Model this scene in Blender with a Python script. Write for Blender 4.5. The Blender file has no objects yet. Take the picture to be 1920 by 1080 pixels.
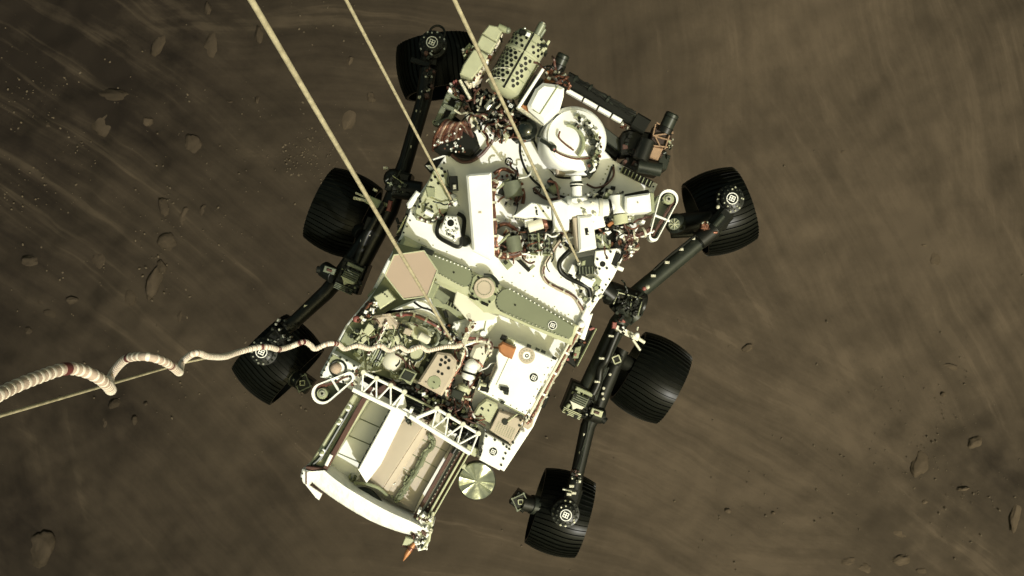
import bpy, bmesh, math, random
from mathutils import Vector, Matrix, noise
R = math.radians
scene = bpy.context.scene
COL = scene.collection

# ------------------------------------------------------------------ camera, sky, sun, exposure
F = 2010.0            # focal length in pixels of a 1920-wide picture
CZ = 6.0              # camera height above the rover deck (deck = z 0)
GROUND = -16.0        # ground height
cam_d = bpy.data.cameras.new('camera'); cam = bpy.data.objects.new('camera', cam_d); COL.objects.link(cam)
cam.location = (0, 0, CZ); cam.rotation_euler = (0, 0, 0)
cam_d.sensor_width = 36.0; cam_d.lens = 36.0 * F / 1920.0
cam_d.clip_start = 0.05; cam_d.clip_end = 9000
scene.camera = cam
SUN_EL, SUN_DIR = R(50), Vector((0.58, -0.815, 0)).normalized()   # the sun stands towards the lower right of the picture
world = bpy.data.worlds.new('World'); scene.world = world; world.use_nodes = True
wn = world.node_tree; bg = wn.nodes['Background']
sky = wn.nodes.new('ShaderNodeTexSky'); sky.sky_type = 'NISHITA'; sky.sun_disc = False
sky.sun_elevation = SUN_EL; sky.sun_rotation = math.atan2(SUN_DIR.x, SUN_DIR.y)
sky.air_density = 0.6; sky.dust_density = 7.0; sky.ozone_density = 0.5
tint = wn.nodes.new('ShaderNodeMix'); tint.data_type = 'RGBA'; tint.blend_type = 'MULTIPLY'
tint.inputs[0].default_value = 1.0; tint.inputs[7].default_value = (0.97, 1.0, 0.56, 1)
wn.links.new(sky.outputs[0], tint.inputs[6]); wn.links.new(tint.outputs[2], bg.inputs[0])
bg.inputs[1].default_value = 0.15
sl = bpy.data.lights.new('sun', 'SUN'); sl.energy = 3.4; sl.angle = R(0.5); sl.color = (1.0, 0.985, 0.96)
so = bpy.data.objects.new('sun', sl); COL.objects.link(so)
sv = Vector((SUN_DIR.x * math.cos(SUN_EL), SUN_DIR.y * math.cos(SUN_EL), math.sin(SUN_EL)))
so.rotation_euler = sv.to_track_quat('Z', 'Y').to_euler(); so.location = sv * 50
vs = scene.view_settings
vs.view_transform = 'Standard'; vs.look = 'None'; vs.gamma = 1.0; vs.exposure = 0.0; vs.use_curve_mapping = False

# ------------------------------------------------------------------ materials
def mat(name, col, rough=0.5, metal=0.0, var=0.12, scale=18.0, bump=0.0, bscale=60.0, spec=0.5, col2=None, dist=0.01):
    m = bpy.data.materials.new(name); m.use_nodes = True
    n = m.node_tree.nodes; l = m.node_tree.links; p = n['Principled BSDF']
    tc = n.new('ShaderNodeTexCoord')
    ns = n.new('ShaderNodeTexNoise'); ns.inputs['Scale'].default_value = scale; ns.inputs['Detail'].default_value = 5
    l.new(tc.outputs['Object'], ns.inputs['Vector'])
    rp = n.new('ShaderNodeValToRGB'); rp.color_ramp.elements[0].position = 0.35; rp.color_ramp.elements[1].position = 0.65
    a = col2 if col2 else tuple(c * (1 - var) for c in col)
    rp.color_ramp.elements[0].color = (*a, 1); rp.color_ramp.elements[1].color = (*col, 1)
    l.new(ns.outputs['Fac'], rp.inputs[0]); l.new(rp.outputs[0], p.inputs['Base Color'])
    p.inputs['Roughness'].default_value = rough; p.inputs['Metallic'].default_value = metal
    p.inputs['Specular IOR Level'].default_value = spec
    if bump:
        n2 = n.new('ShaderNodeTexNoise'); n2.inputs['Scale'].default_value = bscale; n2.inputs['Detail'].default_value = 4
        l.new(tc.outputs['Object'], n2.inputs['Vector'])
        b = n.new('ShaderNodeBump'); b.inputs['Strength'].default_value = bump; b.inputs['Distance'].default_value = dist
        l.new(n2.outputs['Fac'], b.inputs['Height']); l.new(b.outputs[0], p.inputs['Normal'])
    return m

WHITE = mat('white_paint', (0.80, 0.80, 0.77), 0.5, var=0.06, scale=9)
PANEL = mat('pale_panel', (0.62, 0.60, 0.50), 0.55, var=0.10, scale=8)
OLIVE = mat('olive_plate', (0.145, 0.160, 0.098), 0.6, var=0.10, scale=6)
BEIGE = mat('beige_cover', (0.42, 0.43, 0.29), 0.55, var=0.12)
SAGE = mat('sage_cover', (0.25, 0.27, 0.165), 0.55, var=0.15)
DRUM = mat('olive_drum_paint', (0.35, 0.36, 0.245), 0.5, var=0.12)
DUSTY = mat('dusty_pink_panel', (0.47, 0.405, 0.335), 0.55, var=0.08, scale=6)
TAN = mat('tan_antenna', (0.36, 0.275, 0.215), 0.75, var=0.04, scale=5)
PINK = mat('pinkish_cover', (0.42, 0.355, 0.28), 0.6, var=0.1)
BLACK = mat('black_anodised', (0.006, 0.0065, 0.005), 0.40, var=0.3, spec=0.3)
TREAD = mat('black_wheel_metal', (0.004, 0.0045, 0.0033), 0.33, var=0.35, scale=30, spec=0.11)
GUN = mat('dark_gunmetal', (0.022, 0.026, 0.020), 0.38, metal=0.25, var=0.3, spec=0.4)
GREY = mat('grey_green_metal', (0.16, 0.175, 0.125), 0.45, metal=0.2, var=0.25)
METAL = mat('bare_metal', (0.62, 0.62, 0.54), 0.3, metal=0.85, var=0.2, bump=0.2)
COPPER = mat('copper_wire_wrap', (0.20, 0.085, 0.055), 0.32, metal=0.55, var=0.5, scale=60, bump=0.6, bscale=160, dist=0.004)
BROWN = mat('red_brown_strip', (0.075, 0.030, 0.022), 0.5, var=0.25)
ORANGE = mat('orange_film', (0.40, 0.17, 0.07), 0.4, metal=0.2, var=0.2)
RED = mat('red_tag', (0.24, 0.075, 0.065), 0.5)
FOIL = mat('crinkled_foil', (0.46, 0.48, 0.36), 0.30, metal=0.8, var=0.15, bump=0.5, bscale=22, dist=0.01)
GLASS = mat('dark_glass', (0.006, 0.008, 0.006), 0.08, var=0.1, spec=0.8)
TAPE = mat('wrinkled_wrap', (0.70, 0.64, 0.52), 0.4, var=0.35, scale=40, bump=0.8, bscale=70, dist=0.008)
CLOTH = mat('white_wrinkled_cloth', (0.84, 0.84, 0.82), 0.5, var=0.12, scale=14, bump=0.7, bscale=16, dist=0.02)
LOOP = mat('bright_wire_loop', (0.62, 0.45, 0.36), 0.28, metal=0.7, var=0.5, scale=50)
MLI = mat('pale_cloth_tape', (0.55, 0.53, 0.42), 0.45, metal=0.15, var=0.4, scale=70, bump=0.7, bscale=120, dist=0.005)

BAYG = mat('bay_floor_paint', (0.27, 0.285, 0.17), 0.55, var=0.25, scale=12)
# ------------------------------------------------------------------ building helpers
def W(px, py, z):
    d = CZ - z
    return Vector(((px - 960) / F * d, (540 - py) / F * d, z))
def V3(p):
    return p if isinstance(p, Vector) else W(*p)
U2 = (0.910, 0.415); F2 = (0.415, -0.910)      # rover right and rover forward, in picture directions
UW = Vector((0.910, -0.415, 0)); FW = Vector((0.415, 0.910, 0))
def uv(c, u, v):                                # picture point offset along rover axes
    return (c[0] + U2[0]*u + F2[0]*v, c[1] + U2[1]*u + F2[1]*v)
def inpoly(p, poly):
    x, y = p; r = False; n = len(poly); j = n - 1
    for i in range(n):
        xi, yi = poly[i][:2]; xj, yj = poly[j][:2]
        if (yi > y) != (yj > y) and x < (xj - xi) * (y - yi) / (yj - yi) + xi: r = not r
        j = i
    return r
ORIG = {}

class MB:
    def __init__(s):
        s.bm = bmesh.new(); s.mats = []
    def mi(s, m):
        if m not in s.mats: s.mats.append(m)
        return s.mats.index(m)
    def face(s, vs, m):
        try:
            f = s.bm.faces.new(vs); f.material_index = s.mi(m); f.smooth = True; return f
        except ValueError: return None
    def rings(s, rings, m, closed=True, cap0=True, cap1=True):
        vr = [[s.bm.verts.new(v) for v in r] for r in rings]
        n = len(vr[0])
        for a, b in zip(vr[:-1], vr[1:]):
            for i in range(n if closed else n - 1):
                s.face((a[i], a[(i+1) % n], b[(i+1) % n], b[i]), m)
        if cap0: s.face(vr[0][::-1], m)
        if cap1: s.face(vr[-1], m)
    def poly(s, pts, zt, zb, m, bev=0.004, m_side=None):
        """prism with the given picture outline at height zt (a point may carry its own height), vertical sides down to zb"""
        top = [W(p[0], p[1], p[2] if len(p) > 2 else zt) for p in pts]
        ar = sum(top[i].x * top[(i+1) % len(top)].y - top[(i+1) % len(top)].x * top[i].y for i in range(len(top)))
        if ar < 0: top.reverse()
        n = len(top); inn = []
        for i in range(n):
            p, a, b = top[i], top[i-1], top[(i+1) % n]
            e1 = Vector((p.x-a.x, p.y-a.y)); e2 = Vector((b.x-p.x, b.y-p.y))
            if e1.length < 1e-7 or e2.length < 1e-7: inn.append(p.copy()); continue
            e1.normalize(); e2.normalize()
            n1 = Vector((-e1.y, e1.x)); n2 = Vector((-e2.y, e2.x)); k = 1 + n1.dot(n2)
            o = (n1 + n2) / max(k, 0.35) * bev
            inn.append(Vector((p.x + o.x, p.y + o.y, p.z)))
        r0 = [Vector((p.x, p.y, zb)) for p in top]
        r1 = [Vector((p.x, p.y, max(p.z - bev, zb + 1e-4))) for p in top]
        if m_side and m_side is not m:
            s.rings([r0, r1], m_side, cap1=False); s.rings([r1, inn], m, cap0=False)
        else: s.rings([r0, r1, inn], m)
    def box(s, c, su, sv, zt, zb, m, ang=0.0, bev=0.004, m_side=None):
        ca, sa = math.cos(ang), math.sin(ang)
        q = []
        for a, b in ((-1,-1), (1,-1), (1,1), (-1,1)):
            u, v = a*su/2, b*sv/2
            u, v = u*ca - v*sa, u*sa + v*ca
            q.append(uv(c, u, v))
        s.poly(q, zt, zb, m, bev, m_side)
    def tube(s, pts, r, m, n=10, cap=True, closed=False):
        P = [V3(p) for p in pts]; k = len(P)
        rs = r if isinstance(r, (list, tuple)) else [r] * k
        rings = []; nrm = None
        for i in range(k):
            if closed: t = P[(i+1) % k] - P[i-1]
            else: t = P[min(i+1, k-1)] - P[max(i-1, 0)]
            if t.length < 1e-9: t = Vector((0, 0, 1))
            t.normalize()
            if nrm is None:
                nrm = t.cross(Vector((0, 0, 1)))
                if nrm.length < 1e-3: nrm = t.cross(Vector((1, 0, 0)))
            nrm = nrm - t * nrm.dot(t)
            if nrm.length < 1e-6: nrm = t.orthogonal()
            nrm.normalize(); bn = t.cross(nrm)
            rings.append([P[i] + (nrm * math.cos(2*math.pi*j/n) + bn * math.sin(2*math.pi*j/n)) * rs[i] for j in range(n)])
        if closed: rings.append(rings[0]); cap = False
        s.rings(rings, m, cap0=cap, cap1=cap)
    def spline(s, pts, r, m, n=8, sub=6, closed=False):
        s.tube(smooth(pts, sub, closed), r, m, n, closed=closed)
    def cyl(s, a, b, r, m, n=20, r1=None, bev=0.003):
        A, B = V3(a), V3(b); r1 = r if r1 is None else r1
        d = (B - A); L = d.length; d.normalize(); b_ = min(bev, L*.3, r*.4)
        s.tube([A, A + d*b_, B - d*b_, B], [r - b_, r, r1, r1 - b_], m, n)
    def lathe(s, o, axis, prof, m, n=32, cap=True):
        o = V3(o); ax = axis.normalized(); x = ax.orthogonal().normalized(); y = ax.cross(x)
        rings = [[o + ax*h + (x*math.cos(2*math.pi*j/n) + y*math.sin(2*math.pi*j/n))*max(r, 1e-4) for j in range(n)] for r, h in prof]
        s.rings(rings, m, cap0=cap, cap1=cap)
    def beam(s, a, b, w, h, m, bev=0.004):
        A, B = V3(a), V3(b); t = (B - A).normalized()
        sd = t.cross(Vector((0, 0, 1)))
        if sd.length < 1e-3: sd = Vector((1, 0, 0))
        sd.normalize(); up = sd.cross(t)
        def rect(p, k): 
            ww, hh = w/2 - k, h/2 - k; e = bev
            return [p + sd*a_ + up*b_ for a_, b_ in ((-ww, -hh+e), (-ww+e, -hh), (ww-e, -hh), (ww, -hh+e), (ww, hh-e), (ww-e, hh), (-ww+e, hh), (-ww, hh-e))]
        s.rings([rect(A, 0), rect(B, 0)], m)
    def ball(s, c, r, m, sx=1, sy=1, sz=1, seg=20):
        c = V3(c); k = seg // 2
        prof = [[c + Vector((r*sx*math.sin(math.pi*i/k)*math.cos(2*math.pi*j/seg), r*sy*math.sin(math.pi*i/k)*math.sin(2*math.pi*j/seg), -r*sz*math.cos(math.pi*i/k))) for j in range(seg)] for i in range(1, k)]
        s.rings(prof, m)
    def bolts(s, pts, z, r, m, h=0.006):
        for p in pts: 
            a = W(p[0], p[1], z); s.tube([a - Vector((0, 0, .004)), a + Vector((0, 0, h))], [r, r*.85], m, 7)
    def row(s, a, b, n): return [(a[0] + (b[0]-a[0])*i/(n-1), a[1] + (b[1]-a[1])*i/(n-1)) for i in range(n)]
    def ring(s, c, R_, r, m, axis=Vector((0, 0, 1)), n=32, k=8):
        c = V3(c); x = axis.orthogonal().normalized(); y = axis.normalized().cross(x)
        s.tube([c + (x*math.cos(2*math.pi*i/n) + y*math.sin(2*math.pi*i/n))*R_ for i in range(n)], r, m, k, closed=True)
    def disc(s, c, r, zt, zb, m, n=28, bev=0.002):
        c_ = W(c[0], c[1], zt); b = min(bev, (zt-zb)*.4)
        s.lathe(Vector((c_.x, c_.y, zb)), Vector((0, 0, 1)), [(r, 0), (r, zt-zb-b), (r-b, zt-zb)], m, n)
    def scatter(s, poly, n, z, hr, sr, mats, seed, drop=0.03):
        rnd = random.Random(seed); xs = [p[0] for p in poly]; ys = [p[1] for p in poly]; c = 0
        while c < n:
            p = (rnd.uniform(min(xs), max(xs)), rnd.uniform(min(ys), max(ys)))
            if not inpoly(p, poly): continue
            c += 1; h = rnd.uniform(*hr); m = rnd.choice(mats)
            q = rnd.random()
            if q < .62: s.box(p, rnd.uniform(*sr), rnd.uniform(*sr), z + h, z - drop, m, rnd.choice((0, 0, 0, .5, -.4)), .002)
            elif q < .85: s.disc(p, rnd.uniform(*sr)/2/335, z + h, z - drop, m, 14)
            else:
                e = uv(p, rnd.uniform(-1, 1)*sr[1]*1.2, rnd.uniform(-1, 1)*sr[1]*1.2)
                s.cyl((*p, z + h*.6), (*e, z + h*.6), rnd.uniform(.006, .012), m, 10)
    def wires(s, poly, n, z, zr, ln, r, mats, seed):
        rnd = random.Random(seed); xs = [p[0] for p in poly]; ys = [p[1] for p in poly]; c = 0
        while c < n:
            p = (rnd.uniform(min(xs), max(xs)), rnd.uniform(min(ys), max(ys)))
            if not inpoly(p, poly): continue
            c += 1; a = rnd.uniform(0, 6.28); pts = []; q = list(p)
            for i in range(5):
                pts.append((q[0], q[1], z + rnd.uniform(*zr))); a += rnd.uniform(-.8, .8)
                q = [q[0] + math.cos(a)*ln/4, q[1] + math.sin(a)*ln/4]
            s.spline(pts, rnd.uniform(r*.7, r*1.3), rnd.choice(mats), 6, 4)
    def harness(s, pts, n, spread, r, mats, seed, tie=None, tie_m=None):
        rnd = random.Random(seed); P = [V3(p) for p in smooth(pts, 5)]
        for k in range(n):
            o = Vector((rnd.uniform(-1, 1), rnd.uniform(-1, 1), rnd.uniform(-.6, 1)))*spread
            s.tube([p + o + Vector((rnd.uniform(-1, 1), rnd.uniform(-1, 1), rnd.uniform(-1, 1)))*spread*.35 for p in P], r*rnd.uniform(.7, 1.3), rnd.choice(mats), 6)
        if tie:
            for i in range(2, len(P)-2, tie):
                t = (P[i+1]-P[i-1]).normalized()
                s.tube([P[i]-t*.006, P[i]+t*.006], spread*1.25 + r, tie_m or WHITE, 10)
    def build(s, name, parent=None):
        bm = s.bm
        bmesh.ops.recalc_face_normals(bm, faces=bm.faces[:])
        lo = Vector((1e9,)*3); hi = -lo
        for v in bm.verts:
            for i in range(3): lo[i] = min(lo[i], v.co[i]); hi[i] = max(hi[i], v.co[i])
        c = (lo + hi)/2
        for v in bm.verts: v.co -= c
        me = bpy.data.meshes.new(name); bm.to_mesh(me); bm.free()
        for m in s.mats: me.materials.append(m)
        me.set_sharp_from_angle(angle=R(38))
        o = bpy.data.objects.new(name, me); COL.objects.link(o)
        ORIG[o.name] = c
        o.location = c
        if parent:
            o.parent = parent; o.location = c - ORIG[parent.name]
        return o
def smooth(pts, sub=6, closed=False):
    P = [V3(p) for p in pts]; n = len(P); out = []
    for i in range(n if closed else n-1):
        if closed: a, b, c, d = P[i-1], P[i], P[(i+1) % n], P[(i+2) % n]
        else: a, b, c, d = P[max(i-1, 0)], P[i], P[i+1], P[min(i+2, n-1)]
        for k in range(sub):
            t = k/sub
            out.append(.5*((2*b) + (c-a)*t + (2*a-5*b+4*c-d)*t*t + (3*b-a-3*c+d)*t**3))
    if not closed: out.append(P[-1])
    return out
def marker(mb, c, z, r, ring=False, rot=0.0):
    """round alignment target: black disc, white square with a cross in it"""
    mb.disc(c, r, z + .003, z - .004, BLACK, 28, .0005)
    s = F/(CZ - z); R_ = r*s
    zt = z + .0055
    def bar(u0, v0, u1, v1): 
        mb.box(uv(c, (u0+u1)/2*R_, (v0+v1)/2*R_), abs(u1-u0)*R_, abs(v1-v0)*R_, zt, z + .001, WHITE, rot, .0004)
    for a in (-.5, .0, .5):
        bar(a-.085, -.55, a+.085, .55)
    for a in (-.47, 0, .47):
        for q in (-.25, .25): bar(q-.16, a-.085, q+.16, a+.085)
    if ring:
        w = W(c[0], c[1], z+.004); mb.ring(w, r*1.1, r*.10, WHITE, n=28, k=6)

# ------------------------------------------------------------------ ground
def make_ground():
    def axis(h, n):
        a = [-h + 2*h*i/n for i in range(n+1)]
        st = 2*h/n; x = h; ext = []
        while x < 5000: st *= 1.45; x += st; ext.append(x)
        return [-e for e in ext[::-1]] + a + ext
    xs, ys = axis(13, 300), axis(8, 190)
    bm = bmesh.new(); g = []
    for y in ys:
        row = []
        for x in xs:
            z = 0.0
            if abs(x) < 60 and abs(y) < 60:
                p = Vector((x, y, 0))
                z = noise.fractal(p*.22, 1.0, 2.0, 5)*.20 + noise.fractal(p*1.3 + Vector((7, 3, 0)), 1.0, 2.0, 4)*.035
                k = min(max((-x - 3)/5, 0), 1)            # the left of the frame is rougher bedrock
                k = max(k, min(max((x - 6)/4, 0), 1)*min(max((-y)/4, 0), 1))
                z += k*max(noise.fractal(p*.75 + Vector((1, 9, 0)), .9, 2.1, 5), -.2)*.13
            row.append(bm.verts.new((x, y, GROUND + z)))
        g.append(row)
    for j in range(len(ys)-1):
        for i in range(len(xs)-1):
            f = bm.faces.new((g[j][i], g[j][i+1], g[j+1][i+1], g[j+1][i])); f.smooth = True
    me = bpy.data.meshes.new('ground'); bm.to_mesh(me); bm.free()
    o = bpy.data.objects.new('ground', me); COL.objects.link(o); o['kind'] = 'structure'
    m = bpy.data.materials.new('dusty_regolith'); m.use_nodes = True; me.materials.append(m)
    n = m.node_tree.nodes; l = m.node_tree.links; p = n['Principled BSDF']; p.inputs['Roughness'].default_value = .95
    p.inputs['Specular IOR Level'].default_value = .1
    ge = n.new('ShaderNodeNewGeometry'); sx = n.new('ShaderNodeSeparateXYZ'); l.new(ge.outputs['Position'], sx.inputs[0])
    def M(op, a, b=None, c=None, clamp=False):
        q = n.new('ShaderNodeMath'); q.operation = op; q.use_clamp = clamp
        for i, v in enumerate((a, b, c)):
            if v is None: continue
            if isinstance(v, (int, float)): q.inputs[i].default_value = v
            else: l.new(v, q.inputs[i])
        return q.outputs[0]
    def MR(v, a, b, c=0., d=1.):
        q = n.new('ShaderNodeMapRange'); q.interpolation_type = 'SMOOTHSTEP'; l.new(v, q.inputs[0])
        for i, k in enumerate((a, b, c, d)): q.inputs[i+1].default_value = k
        return q.outputs[0]
    def NZ(vec, sc, det=5, rough=.55):
        q = n.new('ShaderNodeTexNoise'); l.new(vec, q.inputs['Vector']); q.inputs['Scale'].default_value = sc
        q.inputs['Detail'].default_value = det; q.inputs['Roughness'].default_value = rough; return q.outputs['Fac']
    def CX(x, y, z=0.):
        q = n.new('ShaderNodeCombineXYZ')
        for i, v in enumerate((x, y, z)):
            if isinstance(v, (int, float)): q.inputs[i].default_value = v
            else: l.new(v, q.inputs[i])
        return q.outputs[0]
    X, Y = sx.outputs[0], sx.outputs[1]
    # engine-blown dust lies in tails: neighbouring patches, each with its own blowing direction, melt into one another
    warp = NZ(ge.outputs['Position'], .30, 3); wv = M('MULTIPLY', M('SUBTRACT', warp, .5), .6)
    PT = [(1830,180,78,330,.9), (1590,430,62,300,1.), (1440,850,31,260,1.2), (1480,1040,7,150,1.2), (1800,620,60,300,.9), (640,40,3,260,1.), (330,330,38,330,.9), (300,900,44,330,.7), (110,860,76,170,.7), (1300,160,86,230,.6), (960,1000,12,260,.7), (1780,980,38,200,.9)]
    num = num2 = den = None
    for i, (px, py, an, sg, st_) in enumerate(PT):
        w = W(px, py, GROUND); q = sg/F*(CZ-GROUND); ca, sa = math.cos(R(-an)), math.sin(R(-an))
        dx, dy = M('SUBTRACT', X, w.x), M('SUBTRACT', Y, w.y)
        d2 = M('ADD', M('MULTIPLY', dx, dx), M('MULTIPLY', dy, dy))
        wt = M('ADD', M('EXPONENT', M('MULTIPLY', d2, -1/(q*q))), 1e-4)
        along = M('ADD', M('MULTIPLY', dx, ca), M('MULTIPLY', dy, sa)); across = M('ADD', M('SUBTRACT', M('MULTIPLY', dy, ca), M('MULTIPLY', dx, sa)), wv)
        across = M('ADD', across, M('MULTIPLY', M('MULTIPLY', along, along), .018))      # each tail bends a little
        n1 = NZ(CX(M('MULTIPLY', along, .15), M('MULTIPLY', across, 2.3), i*7.3), 1.0, 4, .68)
        n2 = M('MULTIPLY', M('SUBTRACT', n1, .5), st_)
        num = M('MULTIPLY', wt, n2) if num is None else M('ADD', num, M('MULTIPLY', wt, n2))
        den = wt if den is None else M('ADD', den, wt)
    st = M('ADD', M('DIVIDE', num, den), .5)
    big = NZ(ge.outputs['Position'], .22, 4); fine = NZ(ge.outputs['Position'], 9., 6, .7)
    # broad tone: paler to the right, darker to the upper left and far right edge
    tone = M('ADD', M('MULTIPLY', MR(M('ADD', X, M('MULTIPLY', Y, -.30)), -11.5, 6.0), .72), M('MULTIPLY', M('SUBTRACT', M('MULTIPLY', big, 2.0), .5), .36))
    tone = M('SUBTRACT', tone, M('MULTIPLY', MR(X, 8.2, 11.0), .14))
    rough = NZ(ge.outputs['Position'], 1.1, 5, .65)
    for px, py, sg, am in ((230, 40, 190, .34), (20, 60, 120, .22), (20, 330, 120, .12), (1850, 880, 150, .34), (1700, 1040, 120, .16), (230, 770, 90, .2), (60, 960, 90, .16), (360, 950, 90, .10), (1330, 560, 90, .10), (1180, 120, 110, .10)):    # darker patches, broken up by noise
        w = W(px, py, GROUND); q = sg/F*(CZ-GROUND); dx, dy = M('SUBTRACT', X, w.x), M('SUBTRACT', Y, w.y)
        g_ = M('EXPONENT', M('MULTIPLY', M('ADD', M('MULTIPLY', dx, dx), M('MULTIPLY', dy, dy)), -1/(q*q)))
        tone = M('SUBTRACT', tone, M('MULTIPLY', M('MULTIPLY', g_, MR(rough, .30, .62, .35, 1.25)), am))
    tone = M('ADD', tone, M('MULTIPLY', M('SUBTRACT', st, .5), 1.25))
    tone = M('ADD', tone, M('MULTIPLY', MR(st, .55, .63), .20))
    tone = M('ADD', tone, M('MULTIPLY', M('SUBTRACT', fine, .5), .22), None, True)
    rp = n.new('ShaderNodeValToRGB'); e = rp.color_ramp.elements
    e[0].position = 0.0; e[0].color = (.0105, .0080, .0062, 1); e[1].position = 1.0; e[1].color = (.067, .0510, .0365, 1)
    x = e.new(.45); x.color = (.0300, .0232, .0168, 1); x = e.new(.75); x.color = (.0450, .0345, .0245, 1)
    l.new(tone, rp.inputs[0]); l.new(rp.outputs[0], p.inputs['Base Color'])
    b = n.new('ShaderNodeBump'); b.inputs['Strength'].default_value = .22; b.inputs['Distance'].default_value = .03
    l.new(M('ADD', M('MULTIPLY', st, .9), M('MULTIPLY', fine, .35)), b.inputs['Height']); l.new(b.outputs[0], p.inputs['Normal'])
make_ground()

def tag(o, label, cat, group=None, kind=None):
    o['label'] = label; o['category'] = cat
    if group: o['group'] = group
    if kind: o['kind'] = kind

def rock_mat(name, fac):
    m = mat(name, (.04, .03, .02), .95, var=.3, scale=4, bump=.3, bscale=8, dist=.05, spec=.1)
    n = m.node_tree.nodes; l = m.node_tree.links; p = n['Principled BSDF']
    ge = n.new('ShaderNodeNewGeometry'); sx = n.new('ShaderNodeSeparateXYZ'); l.new(ge.outputs['Position'], sx.inputs[0])
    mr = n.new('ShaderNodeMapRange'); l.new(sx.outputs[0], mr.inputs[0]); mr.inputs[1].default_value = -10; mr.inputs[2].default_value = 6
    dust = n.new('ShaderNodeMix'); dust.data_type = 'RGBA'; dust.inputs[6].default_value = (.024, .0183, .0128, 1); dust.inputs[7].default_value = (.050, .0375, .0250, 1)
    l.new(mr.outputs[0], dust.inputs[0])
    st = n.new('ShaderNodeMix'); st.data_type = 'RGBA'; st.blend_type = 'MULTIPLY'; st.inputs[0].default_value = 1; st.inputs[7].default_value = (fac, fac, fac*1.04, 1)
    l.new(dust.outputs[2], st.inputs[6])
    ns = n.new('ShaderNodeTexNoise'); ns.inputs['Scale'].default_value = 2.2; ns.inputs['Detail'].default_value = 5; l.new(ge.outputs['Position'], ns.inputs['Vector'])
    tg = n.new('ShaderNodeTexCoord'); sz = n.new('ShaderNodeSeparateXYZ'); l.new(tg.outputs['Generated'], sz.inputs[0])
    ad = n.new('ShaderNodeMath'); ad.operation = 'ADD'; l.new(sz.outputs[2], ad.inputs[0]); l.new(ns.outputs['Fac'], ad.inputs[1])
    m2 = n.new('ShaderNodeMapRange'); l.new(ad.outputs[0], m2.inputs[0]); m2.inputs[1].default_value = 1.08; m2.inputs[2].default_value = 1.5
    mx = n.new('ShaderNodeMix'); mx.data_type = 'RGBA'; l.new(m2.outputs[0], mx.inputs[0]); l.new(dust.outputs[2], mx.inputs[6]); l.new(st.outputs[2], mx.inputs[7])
    l.new(mx.outputs[2], p.inputs['Base Color']); return m
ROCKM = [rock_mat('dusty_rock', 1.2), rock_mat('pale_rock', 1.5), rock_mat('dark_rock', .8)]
def ground_z(x, y):
    p = Vector((x, y, 0))
    return GROUND + noise.fractal(p*.22, 1.0, 2.0, 5)*.20
def rock(px, py, rx, ry, ang, flat, m, label, seed):
    rnd = random.Random(seed); d = CZ - GROUND
    bm = bmesh.new(); bmesh.ops.create_icosphere(bm, subdivisions=4, radius=1.0)
    off = Vector((rnd.uniform(-50, 50), rnd.uniform(-50, 50), rnd.uniform(-50, 50)))
    planes = [(Vector((rnd.gauss(0, 1), rnd.gauss(0, 1), rnd.gauss(0, .8))).normalized(), rnd.uniform(.55, .9)) for _ in range(9)]
    for v in bm.verts:
        c = v.co.copy()
        for nn, dd in planes:
            t = c.dot(nn)
            if t > dd: c -= nn*(t-dd)*.6
        c *= 1 + .22*noise.fractal(v.co*1.2 + off, 1, 2, 4)
        v.co = Vector((c.x*rx*d/F, c.y*ry*d/F, c.z*flat*(rx+ry)/2*d/F))
    for f in bm.faces: f.smooth = True
    me = bpy.data.meshes.new('rock'); bm.to_mesh(me); bm.free(); me.materials.append(ROCKM[m])
    o = bpy.data.objects.new('rock', me); COL.objects.link(o)
    w = W(px, py, GROUND); w.z = ground_z(w.x, w.y) - flat*(rx+ry)/2*d/F*.30
    o.location = w; o.rotation_euler = (rnd.uniform(-.1, .1), rnd.uniform(-.1, .1), R(ang))
    tag(o, label, 'rock', 'rocks lying on the dusty ground')
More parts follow.
